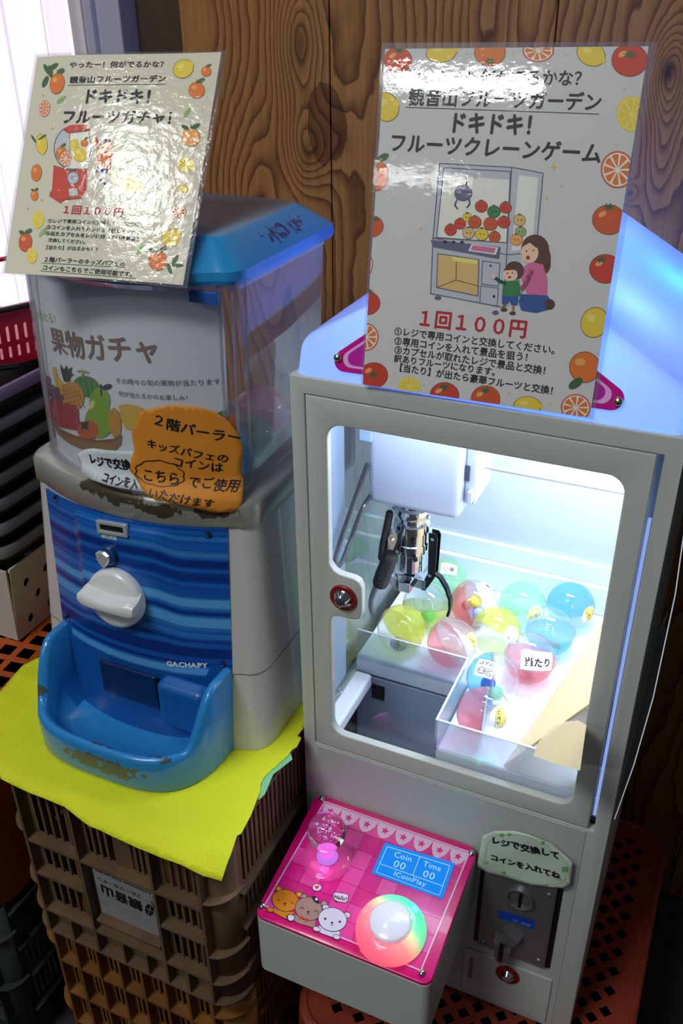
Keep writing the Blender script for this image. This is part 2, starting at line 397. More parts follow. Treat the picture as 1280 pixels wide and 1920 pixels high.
for i in range(n+1):
    x = -1.5+.965*i/n; y = WY-.045+.008*math.sin(i*.55)+.004*math.sin(i*1.7+1)
    v += [(x, y, -.40), (x+.004*math.sin(i), y+.002*math.cos(i*.4), .4), (x, y, 1.1)]
for i in range(n):
    k = i*3; f += [(k,k+3,k+4,k+1), (k+1,k+4,k+5,k+2)]
cur = put('curtain', mesh(v, f), CLEAR('sheer_curtain', (255,255,255), .55, (250,244,250), rough=.6, refl=0), None, smooth=180)
tag(cur, 'sheer white curtain hanging over the bright window at the left', 'curtain')
# ================================================================== CLAW MACHINE
W = .36
white = M('machine_white', (196,200,196), .5, coat=.0, cr=.2, bump=.03, bscale=900)
whiteL = M('inner_white', (232,236,245), .35)
chrome = M('chrome', (215,218,225), .12, 1); steel = M('brushed_steel', (142,144,148), .36, .75); darkm = M('black_plastic', (9,9,12), .5)
cm_ = thing('crane_game', 'white tabletop crane game with lit cabinet, pink control deck and blue-glowing gabled roof', 'arcade machine', (.18, .18, -.832))
XZ = lambda y: (lambda a, b, c: (a, y+c, b))
put('front_frame', plate([[(0,-.832),(W,-.832),(W,0),(0,0)], [(.0150,-.4665),(.0150,-.0170),(.3445,-.0170),(.3445,-.4665)]], .012, XZ(.006), .0012), white, cm_, smooth=35)
put('side_panel', joinmesh([rbox((.0,.012,-.832),(.010,.368,-.462),.0015), rbox((0,.012,-.03),(.010,.368,0),.0015), rbox((0,.012,-.462),(.010,.03,-.03),.001), rbox((0,.338,-.462),(.010,.368,-.03),.001)]), white, cm_)
put('side_window', MB().box((.003,.03,-.462),(.006,.338,-.03)).mesh(), CLEAR('acrylic', (240,248,250), .12, (205,222,225), rough=.02), cm_)
put('side_panel', rbox((.350,.012,-.832),(W,.368,0),.0015), white, cm_)
put('back_panel', rbox((.010,.358,-.832),(.350,.368,0),.001), white, cm_)
put('bottom_panel', rbox((.010,.012,-.832),(.350,.358,-.824),.001), white, cm_)
put('top_panel', rbox((.010,.012,-.008),(.350,.358,0),.001), white, cm_)
# door with lock tab
hole = []
x0,x1,z0,z1,r = .038,.318,-.4412,-.0441,.016
tab = [(.038,-.2785),(.041,-.2725),(.047,-.2700),(.066,-.2690),(.0725,-.266),(.075,-.259),(.075,-.226),(.072,-.219),(.066,-.216),(.050,-.215),(.043,-.212),(.038,-.205)]
rr_ = rrect(x0,z0,x1,z1,r)
hole = rr_[:14] # right-top, left-top corners
hole = rr_[0:14] + list(reversed(tab)) + rr_[14:]
door = put('door_frame', plate([[(.0160,-.4650),(.3385,-.4650),(.3385,-.0180),(.0160,-.0180)], hole], .010, XZ(.005), .0016), white, cm_, smooth=35)
put('door_pane', MB().box((.030,.0104,-.449),(.326,.0124,-.036)).mesh(), CLEAR('door_acrylic', (250,253,255), .0, rough=.02, refl=.9), door)
lk = (.0545, 0, -.2425)
put('lock_ring', MB().lathe([(.0105,0),(.0155,.0),(.0155,.0022),(.0148,.003),(.0105,.003)], lk, (0,-1,0), 28).mesh(), M('lock_red', (130,14,24), .35), door, label='dark red lock ring', smooth=40)
put('lock_cylinder', MB().lathe([(.0106,0),(.0106,.0035),(.0095,.0045),(.006,.0105),(.0045,.011),(.0042,.0112),(.0022,.0112),(.0022,.006),(0,.006)], lk, (0,-1,0), 24).mesh(), chrome, door, label='chrome lock cylinder', smooth=30)
# led strips
put('gap_shade_strip', MB().box((.3380,.0150,-.4665),(.3460,.0180,-.0160)).mesh(), M('gap_slate', (92,104,140), .5), cm_)  # added strip; its slate colour stands for the unlit part of the gap
put('led_strip', MB().box((.3400,.0125,-.455),(.3432,.0145,-.085)).mesh(), EMIT('led_white', (160,185,255), .75), cm_, label='blue-white led strip glowing through the door gap')
area('led_bar_light', (.22, .24, -.03), (.20, .12, -.43), .22, .06, 2.7, (.86,.93,1))
area('led_bar_light', (.325, .034, -.24), (.12, .2, -.24), .01, .36, .28, (.80,.89,1))
area('led_bar_light', (.16, .05, -.03), (.15, .10, -.43), .24, .03, .45, (.82,.9,1))
# interior
FLZ = -.43
put('inner_back', MB().box((.010,.350,-.46),(.350,.358,-.010)).mesh(), M('back_pale', (188,200,216), .35), cm_)
put('inner_step', joinmesh([rbox((.012,.338,FLZ),(.348,.350,FLZ+.045),.002), rbox((.012,.344,FLZ+.045),(.348,.350,FLZ+.075),.002)]), M('inner_white2', (215,228,238), .3), cm_)
put('inner_side', MB().box((.346,.012,-.46),(.350,.350,-.010)).mesh(), whiteL, cm_)
put('prize_floor', plate([[(.0125,.350),(.3455,.350),(.3455,.0128),(.1615,.0128),(.1615,.1315),(.0125,.1315)]], .03, lambda x,y,z: (x,y,FLZ-.015+z), .004), M('floor_white', (226,230,242), .45), cm_, smooth=40)
acr = CLEAR('divider_acrylic', (236,244,250), .10, (225,235,248), rough=.03, refl=1.2)
acre = M('acrylic_edge', (205,218,235), .25, trans=0)
def divider(a, b):
    d = put('divider', MB().box(a, b).mesh(), acr, cm_)
    put('top_edge', MB().box((a[0],a[1],b[2]), (b[0],b[1],b[2]+.0006)).mesh(), acre, d)
divider((.0135,.128,FLZ-.004),(.161,.1305,FLZ+.042)); divider((.1585,.0135,FLZ-.02),(.161,.1278,FLZ+.042)); acr = CLEAR('divider_frosted', (240,246,252), .38, (235,240,252), rough=.03, refl=1.2); divider((.1612,.0135,FLZ+.0005),(.3455,.016,FLZ+.042))
chm = M('chute_grey', (150,160,184), .4)
ch = put('prize_chute', joinmesh([MB().box((.012,.1312,-.62),(.160,.135,-.462)).mesh(), MB().box((.160,.0135,-.62),(.163,.1312,-.462)).mesh(), MB().box((.012,.0135,-.625),(.163,.135,-.62)).mesh()]), chm, cm_, label='grey-blue prize chute')
put('chute_ledge', rbox((.0125,.0135,-.472),(.036,.127,-.452),.004), whiteL, cm_)
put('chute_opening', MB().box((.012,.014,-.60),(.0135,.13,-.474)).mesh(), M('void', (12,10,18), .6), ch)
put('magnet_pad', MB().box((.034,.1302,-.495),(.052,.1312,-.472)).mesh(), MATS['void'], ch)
put('liner_sheet', MB().box((.0105,.032,-.44),(.0112,.10,-.05)).mesh(), M('liner', (140,158,186), .5), cm_, label='pale blue-white sheet')
put('clip_screw', MB().lathe([(0,.004),(.003,.003),(.0035,0)], onX((636,1293), .0135), (1,0,0), 10).mesh(), chrome, cm_)
# blurred cream reflection along the right wall, put in as a sloping board
gb = MB(); A_ = Vector((.238,.018,FLZ+.001)); B_ = Vector((.292,.336,FLZ+.001)); C_ = Vector((.344,.336,-.30)); D_ = Vector((.344,.018,-.27)); nn = (B_-A_).cross(D_-A_).normalized()*.0025
gb.add([A_,B_,C_,D_,A_+nn,B_+nn,C_+nn,D_+nn], [(0,1,2,3),(7,6,5,4),(0,4,5,1),(1,5,6,2),(2,6,7,3),(3,7,4,0)])
gbo = put('reflection_board', fixn(gb.mesh()), M('reflection_cream', (226,198,150), .5), cm_, label='cream reflection shaped as a sloping board')
gs = Surf(A_, -nn if (-nn).x < 0 else nn, (0,-1,0))
a = Art(gs, .0006); a.poly([(1000,1418),(1010,1392),(1030,1368),(1058,1354),(1085,1352),(1100,1360),(1088,1446),(1040,1432)], M('tan_arch', (204,182,138), .6)); a.done('arch_patch', gbo, 'tan arch-shaped patch')  # arch of the same reflection, put in as a tan patch
# crane carriage
put('rear_rail', MB().tube([(.015,.20,-.128),(.345,.20,-.128)], .0022, 10).mesh(), chrome, cm_, smooth=60)
put('front_rail', MB().tube([(.125,.155,-.1405),(.318,.155,-.1405)], .0024, 10).mesh(), M('rail_chrome', (222,226,236), .2, .5), cm_, label='polished chrome rail', smooth=60)
put('rail_bracket', rbox((.308,.15,-.165),(.313,.2,-.125),.001), M('bracket', (205,210,225), .35), cm_)
hp = M('housing_white', (205,212,236), .35, coat=.2)
hz = put('carriage_housing', joinmesh([rbox((.030,.120,-.196),(.139,.205,-.058),.009,4), rbox((.139,.135,-.180),(.152,.20,-.060),.003)]), hp, cm_, label='rounded white plastic carriage housing', smooth=40)
put('socket', rbox((.1385,.1325,-.150),(.1445,.1365,-.132),.0005), M('void2', (70,76,96), .6), hz)
put('clip', rbox((.145,.128,-.175),(.150,.136,-.160),.001), hp, hz)
put('mounting_bracket', joinmesh([rbox((-.0+.016,.110,-.078),(.052,.122,-.048),.001), rbox((.0135,.105,-.062),(.046,.112,-.050),.001), rbox((.020,.118,-.118),(.036,.135,-.07),.002)]), M('bracket2', (175,195,225), .35), cm_)
hose = MB(); pts = []
for px, yy in (((690,868),.118),((676,905),.11),((655,965),.09),((636,1020),.066),((626,1056),.05),((632,1065),.05),((643,1052),.058),((662,1000),.085),((678,955),.10),((694,930),.118)): pts.append(onY(px, yy))
sm = []
for i in range(len(pts)-1):
    for t in range(4): sm.append(pts[i].lerp(pts[i+1], t/4))
sm.append(pts[-1])
for _ in range(3): sm = [sm[0]]+[(sm[i-1]+sm[i]*2+sm[i+1])/4 for i in range(1, len(sm)-1)]+[sm[-1]]
put('clear_hose', hose.tube(sm, .0030, 10).mesh(), CLEAR('hose', (150,155,165), .35, (120,122,132), rough=.08, refl=2), cm_, label='grey clear hose bent in a narrow loop', smooth=60)
# claw
AX = Vector((.0715,.16,0)); z0 = -.196
claw = put('claw_motor', MB().lathe([(.0125,z0),(.0135,z0-.006),(.0135,z0-.010),(.0165,z0-.012),(.0175,z0-.016),(.0165,z0-.020),(.0142,z0-.022),(.0142,z0-.026),(.0172,z0-.028),(.0172,z0-.036),(.0160,z0-.037),(.0160,z0-.048),(.0170,z0-.049),(.0170,z0-.055),(.0150,z0-.056),(.0150,z0-.060),(.0130,z0-.062),(.0130,z0-.080),(.0110,z0-.082),(.0045,z0-.083),(.0042,z0-.090),(0,z0-.090)], AX, (0,0,1), 32).mesh(), chrome, cm_, label='stacked chrome claw motor', smooth=30)
fixn(claw.data)
put('hub', joinmesh([rbox(AX+Vector((-.018,-.006,z0-.099)), AX+Vector((.018,.006,z0-.088)), .001), rbox(AX+Vector((-.006,-.018,z0-.099)), AX+Vector((.006,.012,z0-.088)), .001)]), chrome, claw)
for k, (sx_, sy_, zz) in enumerate(((.0172,-.004,-.018),(.008,-.0165,-.040),(-.0172,-.004,-.016),(.010,-.0155,-.060))):
    put('grub_screw', MB().lathe([(0,.003),(.0022,.002),(.0024,0)], AX+Vector((sx_*.95,sy_*.95,z0+zz)), (sx_,sy_,0), 10).mesh(), darkm if k % 2 else chrome, claw)
def arm(ang, dk):
    c, s_ = math.cos(ang), math.sin(ang); R = lambda r_, t, z: AX+Vector((c*r_-s_*t, s_*r_+c*t, z))
    mat = M('dark_steel', (60,62,70), .25, 1) if dk else steel
    MBk = MB()
    for t0 in (-.0045, .0035):   # two link plates
        prof = [(.019,-.034),(.026,-.034),(.028,-.038),(.027,-.082),(.018,-.100),(.014,-.100),(.013,-.096),(.020,-.079)]
        v = [R(x, t0, z0+z) for x, z in prof]+[R(x, t0+.001, z0+z) for x, z in prof]; n_ = len(prof)
        MBk.add(v, [tuple(range(n_)), tuple(reversed(range(n_, 2*n_)))]+[(i, (i+1)%n_, (i+1)%n_+n_, i+n_) for i in range(n_)])
    lp = put('claw_link', fixn(MBk.mesh()), mat, claw)
    for (x, z) in ((.0235,-.039),(.0225,-.080)):
        put('pivot_pin', MB().tube([R(x,-.006,z0+z), R(x,.006,z0+z)], .0018, 10).mesh(), chrome, claw)
    path = [(.022,-.078),(.031,-.082),(.038,-.092),(.0425,-.104),(.0435,-.114),(.0415,-.124)]
    v = []; f = []
    pp = []
    for i in range(len(path)-1):
        for t in range(3): pp.append((path[i][0]*(1-t/3)+path[i+1][0]*t/3, path[i][1]*(1-t/3)+path[i+1][1]*t/3))
    pp.append(path[-1])
    for i, (x, z) in enumerate(pp):
        a_, b_ = pp[max(i-1,0)], pp[min(i+1,len(pp)-1)]; tx, tz = b_[0]-a_[0], b_[1]-a_[1]; q = math.hypot(tx,tz); nx, nz_ = -tz/q*.0011, tx/q*.0011
        v.append([R(x+nx,-.003,z0+z+nz_), R(x+nx,.003,z0+z+nz_), R(x-nx,.003,z0+z-nz_), R(x-nx,-.003,z0+z-nz_)])
    put('claw_finger', fixn(MB().loft(v).mesh()), mat, claw, smooth=40)
arm(math.radians(-4), True); arm(math.radians(230), False); arm(math.radians(112), False)
pv = AX+Vector((0,0,z0))
for o_ in [claw]+list(claw.children):
    for v_ in o_.data.vertices: v_.co = pv+(v_.co-pv)*1.26
def ribbed(path, r0, pitch, amp):
    P_ = [Vector(p) for p in path]; L_ = [0]
    for i in range(1, len(P_)): L_.append(L_[-1]+(P_[i]-P_[i-1]).length)
    n = int(L_[-1]/pitch*6); q = []; rr = []
    for i in range(n+1):
        d = L_[-1]*i/n; k = max(j for j in range(len(L_)) if L_[j] <= d+1e-9); k = min(k, len(P_)-2); q.append(P_[k].lerp(P_[k+1], (d-L_[k])/(L_[k+1]-L_[k])))
        e_ = min(1, min(d, L_[-1]-d)/(r0*.9)); rr.append(r0*(.35+.65*math.sqrt(max(0, 1-(1-e_)**2)))+amp*math.sin(2*PI*d/pitch))
    return MB().tube(q, rr, 14)
cc_ = put('coiled_cable', ribbed([onY(p, .134) for p in ((731,958),(726,985),(718,1022),(715,1050))], .0042, .0024, .0006).mesh(), darkm, cm_, label='black coiled cable', smooth=60)
put('cable_bundle', ribbed([onY(p, .122) for p in ((734,1036),(727,1056),(717,1080),(711,1100))], .0090, .0030, .0009).mesh(), darkm, cm_, label='black ribbed cable bundle', smooth=60)
put('cable_lead', MB().tube([onY((738,1035),.122), onY((750,1008),.126), onY((757,984),.134)], .0018, 8).mesh(), darkm, cm_)
# ---- roof: translucent gabled lamp cover
LEAN = .30
gp = Vector((0,.004,0)); gn = Vector((0,-1,LEAN)).normalized()
def gab(px): return onP(px, gp, gn)
ap = gab((877,472)); ez = .030
prof = [(.003,.0),(.003,ez),(.18,max(.13,ap.z)),(.357,ez),(.357,0)]
v0 = [Vector((x, .004+LEAN*z, z)) for x, z in prof]; v1 = [Vector((x, .366, z)) for x, z in prof]
rf = MB().loft([v0, v1]).mesh()
bm = bmesh.new(); bm.from_mesh(rf); bmesh.ops.recalc_face_normals(bm, faces=bm.faces)
es = [e for e in bm.edges if not all(v.co.z < 1e-6 for v in e.verts)]
bmesh.ops.bevel(bm, geom=es, offset=.012, segments=5, affect='EDGES', profile=.5)
bmesh.ops.delete(bm, geom=[f for f in bm.faces if all(v.co.z < 1e-5 for v in f.verts)], context='FACES')
bm.to_mesh(rf); bm.free()
def roofmat():
    mt = bpy.data.materials.new('roof_opal'); mt.use_nodes = True; nt = mt.node_tree; N = nt.nodes; L = nt.links; N.remove(N['Principled BSDF'])
    d = N.new('ShaderNodeBsdfDiffuse'); t = N.new('ShaderNodeBsdfTranslucent'); g = N.new('ShaderNodeBsdfGlossy'); g.inputs['Roughness'].default_value = .15
    d.inputs[0].default_value = (.75,.78,.82,1); t.inputs[0].default_value = (.9,.92,.95,1)
    a_ = N.new('ShaderNodeMixShader'); a_.inputs[0].default_value = .6; L.new(d.outputs[0], a_.inputs[1]); L.new(t.outputs[0], a_.inputs[2])
    fr = N.new('ShaderNodeFresnel'); b_ = N.new('ShaderNodeMixShader'); L.new(fr.outputs[0], b_.inputs[0]); L.new(a_.outputs[0], b_.inputs[1]); L.new(g.outputs[0], b_.inputs[2]); L.new(b_.outputs[0], N['Material Output'].inputs[0]); return mt
roof = put('roof_cover', rf, roofmat(), cm_, label='opal gabled roof cover glowing blue', smooth=35)
for i, (p, e_, c_) in enumerate((((.09,.12,.035),.42,(.13,.24,1)),((.27,.12,.035),.5,(.13,.27,1)),((.18,.20,.05),.5,(.10,.22,1)),((.20,.30,.05),.5,(.13,.27,1)),((.30,.26,.03),.3,(.03,.45,1)))):
    l = bpy.data.lights.new('roof_led_light', 'POINT'); l.energy = e_; l.color = c_; l.shadow_soft_size = .04
    o = bpy.data.objects.new('roof_led_light', l); link(o); o.location = p
# pink sign on the gable
gs = Surf(gp, gn, (1,0,0))
def tri(off):
    L_, R_, T_ = Vector(gs.uv((592,689))), Vector(gs.uv((1228,781))), Vector(gs.uv((877,500)))
    ctr = (L_+R_+T_)/3
    P = [L_, R_, T_]; ins = []
    def inset(d):
        o = []
        for i in range(3):
            a_, b_, c_ = P[i-1], P[i], P[(i+1)%3]; e1 = (b_-a_).normalized(); e2 = (c_-b_).normalized(); n1 = Vector((-e1.y,e1.x)); n2 = Vector((-e2.y,e2.x))
            k = d/(1+n1.dot(n2)); o.append(b_+(n1+n2)*k)
        return o
    r_ = .010-off*.5; Q = inset(off+r_); out = []
    for i in range(3):
        a_, b_, c_ = Q[i-1], Q[i], Q[(i+1)%3]; e1 = (b_-a_).normalized(); e2 = (c_-b_).normalized(); t1 = math.atan2(-e1.x, e1.y)+0; n1 = math.atan2(-e1.x*1, e1.y*1)
        s1 = math.atan2((-e1.x), (e1.y)); a1 = math.atan2(-e1.x, e1.y); A1 = math.atan2(-(e1.x), e1.y)
        o1 = Vector((e1.y,-e1.x)); o2 = Vector((e2.y,-e2.x)); t0 = math.atan2(o1.y,o1.x); t2 = math.atan2(o2.y,o2.x)
        while t2 < t0: t2 += 2*PI
        for k in range(9): t = t0+(t2-t0)*k/8; out.append((b_.x+r_*math.cos(t), b_.y+r_*math.sin(t)))
    return out
pk = M('sign_magenta', (205,20,140), .2, coat=.5); lil = M('sign_lilac', (235,170,235), .3); pk2 = M('sign_inner', (190,28,165), .3)
sign = put('marquee_sign', plate([tri(0)], .0016, lambda x,y,z: gs.pos(x,y,.0022+z)), pk, cm_, label='magenta triangular marquee sign')
a = Art(gs, .0032, uvmode=True); a.poly(tri(.0045), lil); a.poly(tri(.0068), pk2); a.done('outline', sign)
for px in ((636,670),(1160,752)):
    u_, v_ = gs.uv(px); put('screw', MB().lathe([(0,.0036),(.0022,.0034),(.0036,.0022),(.0040,0)], gs.pos(u_,v_,.0034), gs.n, 14).mesh(), M('brass_screw', (205,195,160), .25, 1), sign, smooth=50)
# lower front details
put('lower_panel', rbox((.0185,-.0008,-.828),(.3375,.0002,-.4695),.0004,2), M('machine_white2', (188,193,192), .4, coat=.1, cr=.25), cm_)
CN = Vector((0,-.163,.987)).normalized(); cs = Surf((0,0,-.5515), CN, (1,0,0))
# control box
x0, x1 = .0165, .2235; yF = -.1665
def conz(y): return -.5515+(.163/.987)*y
box = MB()
out = rrect(x0, yF, x1, .0, .010, 6)
out = [(x, y) for x, y in out]
ring_t = [Vector((x, min(y,-.001), conz(min(y,-.001))-.004)) for x, y in out]; ring_b = [Vector((x, min(y,-.001), -.672+(.02 if y > -.05 else 0))) for x, y in out]
ring_b2 = [Vector((x*.98+.0025, min(y,-.001)*.98, -.676+(.02 if y > -.05 else 0))) for x, y in out]
put('control_box', fixn(MB().loft([ring_b2, ring_b, ring_t]).mesh()), white, cm_, label='white control box jutting from the front', smooth=35)
magenta = M('deck_magenta', (222,16,120), .2, coat=.35)
pout = rrect(x0, yF/CN.z*1.0-.0, x1, -.0015, .010, 6)
deck = put('control_deck', plate([pout], .006, lambda x,y,z: cs.pos(x, y, -.001+z), .0012), magenta, cm_, label='glossy pink printed control deck', smooth=40)
lilac = M('print_lilac', (240,190,226), .2, coat=.3); pinkin = M('print_pink', (226,28,140), .2, coat=.3); pinkD = M('print_pink_grid', (196,18,112), .2, coat=.3); pinkL = M('print_pink_light', (238,70,165), .2, coat=.3)
ink = M('ink', (20,20,30), .3, coat=.5)
a = Art(cs, .0024)
deckq = [(609,1505),(880,1600),(789,1822),(496,1700)]
a.poly(deckq, pinkin)
def bil(u_, v_):
    TL, TR, BR, BL = deckq; return tuple((TL[i]*(1-u_)+TR[i]*u_)*(1-v_)+(BL[i]*(1-u_)+BR[i]*u_)*v_ for i in (0,1))
for i in range(9):
    for j in range(7):
        if random.random() < .35: a.poly([bil(i/9,j/7), bil((i+1)/9,j/7), bil((i+1)/9,(j+1)/7), bil(i/9,(j+1)/7)], pinkL)
for i in range(1,9): a.line([bil(i/9,0), bil(i/9,1)], 1.1, pinkD)
for i in range(1,7): a.line([bil(0,i/7), bil(1,i/7)], 1.1, pinkD)
# scalloped awning with stars
for i in range(8):
    t = (i+.55)/8; cx, cy = bil(t, -.005); pts = []
    e1 = Vector(bil((i+.02)/8,.01)); e2 = Vector(bil((i+1.04)/8,.01)); dn = Vector(bil(t,.13))-Vector(bil(t,.01))
    for k in range(13):
        s_ = k/12; q = e1.lerp(e2, s_)+dn*(math.sin(PI*s_)**.55); pts.append((q.x,q.y))
    a.poly(pts, lilac)
    c_ = (e1+e2)/2+dn*.45; st = []
    for k in range(10):
        rr2 = (8.0 if k%2==0 else 3.6); an = PI*k/5+.2; st.append((c_.x+rr2*math.cos(an), c_.y+rr2*math.sin(an)*.95))
    a.poly(st, pinkin)
for i in range(4): a.line([deckq[i], deckq[(i+1)%4]], 2.6, lilac)
# bears (plain generic cartoon bears), measured in a 6.4x close-up
cv = lambda p: (490+p[0]/6.4, 1640+p[1]/6.4)
a.conv = cv
def mcol(n_, c_): return M(n_, c_, .15, coat=.6)
def bear(cx, cy, rx, ry, col, body, ears, eye, lit, pawl, pawr):
    a.poly(body, ink); a.poly([(x+(cx-x)*.04, y+(cy+120-y)*.06) for x,y in body], col)
    for ex, ey in ears: a.ell(ex, ey, 46, 38, ink, 15); a.ell(ex, ey, 38, 31, col, 15); a.ell(ex+4, ey+6, 22, 18, lit, 15)
    a.ell(cx, cy, rx, ry, ink, 12, 30); a.ell(cx, cy, rx-7, ry-7, col, 12, 30)
    sx_, sy_ = cx-5, cy+38
    a.ell(sx_, sy_, 16, 11, ink, 12); a.line([(sx_, sy_), (sx_-4, sy_+30)], 6, ink); a.line([(sx_-20,sy_+22),(sx_-4,sy_+30),(sx_+14,sy_+30)], 5, ink)
    for sg in (-1, 1):
        ex, ey = cx+sg*rx*.5, cy+sg*18+10
        if eye == 'dot': a.ell(ex, ey, 15, 14, ink)
        elif eye == 'bar': a.line([(ex-14,ey-3),(ex+14,ey+5)], 9, ink)
        else: a.line([(ex-18,ey+10),(ex-4,ey-12),(ex+14,ey-4),(ex+20,ey+16)], 8, ink)
    for p in (pawl, pawr):
        if p: a.ell(p[0], p[1], 48, 32, ink, 15); a.ell(p[0], p[1], 41, 25, col if p is not pawr or eye != 'arc' else lit, 15)
or_ = mcol('bear_orange', (226,140,30)); br_ = mcol('bear_tan', (176,140,130)); wh_ = mcol('bear_white', (228,222,245)); orl = mcol('bear_cream', (240,190,130))
bear(290, 325, 165, 135, or_, [(120,430),(400,470),(375,500),(300,550),(150,470),(90,430)], [(212,185),(455,250)], 'bar', orl, (112,435), None)
bear(570, 425, 168, 145, br_, [(390,490),(660,560),(640,660),(470,610),(370,560)], [(515,280),(755,360)], 'arc', mcol('bear_tan2', (205,175,165)), None, None)
bear(855, 555, 175, 145, wh_, [(690,620),(945,700),(940,800),(720,720),(650,680)], [(775,410),(1030,500)], 'dot', mcol('bear_blush', (240,190,215)), (665,668), (905,765))
a.poly([(300,510),(340,485),(410,510),(395,560),(360,585),(310,560)], ink); a.poly([(320,510),(345,495),(400,515),(388,555),(358,572),(322,552)], wh_)
rd = mcol('bow_red', (225,60,50)); a.ell(480, 535, 30, 20, rd, 15); a.ell(548, 563, 30, 20, rd, 15); a.ell(514, 550, 10, 10, ink)
a.poly([(600,285),(640,268),(690,300),(680,330),(700,345),(690,372),(640,345)], ink); a.poly([(650,290),(680,300),(672,330),(648,322)], wh_)
bl_ = mcol('bubble', (245,225,245)); a.ell(668, 168, 60, 46, ink); a.poly([(630,195),(650,225),(670,205)], ink); a.ell(668, 168, 53, 40, bl_)
a.poly([(645,150),(660,148),(668,156),(682,142),(695,146),(690,168),(665,192),(648,172)], rd)
a.poly([(862,235),(885,220),(1020,240),(1052,262),(1045,330),(1015,360),(915,340),(898,358),(890,338),(858,305)], ink); a.poly([(870,240),(888,228),(1016,247),(1043,266),(1037,326),(1011,351),(905,330),(866,300)], bl_)
a.text('Hello!', (868,300), (1022,335), ink, hscale=1.25, bold=.03)
a.conv = None
a.done('printed_artwork', deck)
for px in ((604,1500),(884,1602),(492,1701),(791,1827)):
    u_, v_ = cs.uv(px); sc_ = put('screw', MB().lathe([(0,.0034),(.0025,.0031),(.0038,.0018),(.0041,0)], cs.pos(u_,v_,.0025), CN, 16).mesh(), chrome, deck, smooth=50)
    q = cs.pos(u_,v_,.0057); put('cross_slot', joinmesh([rbox(q-Vector((.002,.0005,.0003)), q+Vector((.002,.0005,.0006)), .0001,1), rbox(q-Vector((.0005,.002,.0003)), q+Vector((.0005,.002,.0006)), .0001,1)]), ink, cm_) if False else None
# lcd
lq = [(722,1583),(852,1622),(829,1688),(697,1640)]
ls = [Vector(cs.uv(p)) for p in lq]
lcd = put('lcd_screen', plate([[tuple(p) for p in reversed(ls)]], .001, lambda x,y,z: cs.pos(x,y,.0034+z)), EMIT('lcd_blue', (30,140,245), .95), deck, label='blue backlit lcd screen')
a = Art(cs, .0040); lw = EMIT('lcd_white', (185,225,255), .95)
def bl2(u_, v_): return tuple((lq[0][i]*(1-u_)+lq[1][i]*u_)*(1-v_)+(lq[3][i]*(1-u_)+lq[2][i]*u_)*v_ for i in (0,1))
a.line([bl2(.05,.1), bl2(.95,.1), bl2(.95,.66)], 1.1, lw); a.line([bl2(.05,.1), bl2(.05,.66), bl2(.95,.68)], 1.1, lw); a.line([bl2(.52,.1), bl2(.52,.66)], 1.1, lw); a.line([bl2(.95,.68), bl2(.95,.95), bl2(.05,.93), bl2(.05,.66)], .8, lw)
a.text('Coin', bl2(.18,.33), bl2(.44,.33), lw); a.text('00', bl2(.22,.61), bl2(.40,.61), lw, hscale=.9); a.text('Time', bl2(.60,.33), bl2(.86,.33), lw); a.text('00', bl2(.64,.61), bl2(.82,.61), lw, hscale=.9); a.text('1CoinPlay', bl2(.26,.86), bl2(.74,.86), lw, hscale=.9)
a.done('lcd_text', lcd)
# joystick
ju, jv = cs.uv((614,1612)); jb = cs.pos(ju, jv, .0024)
put('joystick_skirt', MB().lathe([(.0090,.0045),(.0130,.0040),(.0215,.0034),(.0285,.0028),(.0290,.0018),(.0285,.0012)], jb, CN, 40).mesh(), CLEAR('skirt_clear', (255,228,250), .14, (250,200,240), rough=.08, refl=1.2), deck, label='clear plastic joystick skirt', smooth=60)
put('joystick_shaft', MB().lathe([(.0085,.002),(.0078,.006),(.0070,.012),(.0066,.030)], jb, (0,0,1), 24).mesh(), EMIT('shaft_glow', (250,110,240), 1.0), deck, label='glowing pink shaft', smooth=60)
put('shaft_collar', MB().lathe([(.0120,.003),(.0125,.0045),(.0110,.0065),(.0088,.0070)], jb, (0,0,1), 28).mesh(), EMIT('collar_glow', (215,130,250), .85), deck, smooth=60)
bc = onP((613,1558), jb, FWD); bc = Vector((jb.x, jb.y, jb.z+.046)); 
def ballmat():
    mt = bpy.data.materials.new('ball_clear'); mt.use_nodes = True; b = mt.node_tree.nodes['Principled BSDF']; b.inputs['Transmission Weight'].default_value = 1; b.inputs['Roughness'].default_value = .02; b.inputs['IOR'].default_value = 1.45; b.inputs['Base Color'].default_value = (.96,.93,.99,1); return mt
ball = put('joystick_ball', MB().lathe([(.0222*math.sin(PI*k/24), -.0222*math.cos(PI*k/24)) for k in range(25)], bc, (0,0,1), 48).mesh(), ballmat(), deck, label='clear glass-like joystick ball with bubbles', smooth=180)
bb = MB(); 
for k in range(60):
    d = Vector((random.gauss(0,1), random.gauss(0,1), random.gauss(0,.9))).normalized()*random.uniform(.002,.0125); rr2 = random.uniform(.0004,.0011); bb.lathe([(0,-rr2),(rr2,0),(0,rr2)], bc+d+Vector((0,0,.003)), (0,0,1), 6)
put('bubbles', bb.mesh(), M('bubble_white', (230,215,245), .1, emit=(230,190,250), es=.25), ball)['kind'] = 'stuff'
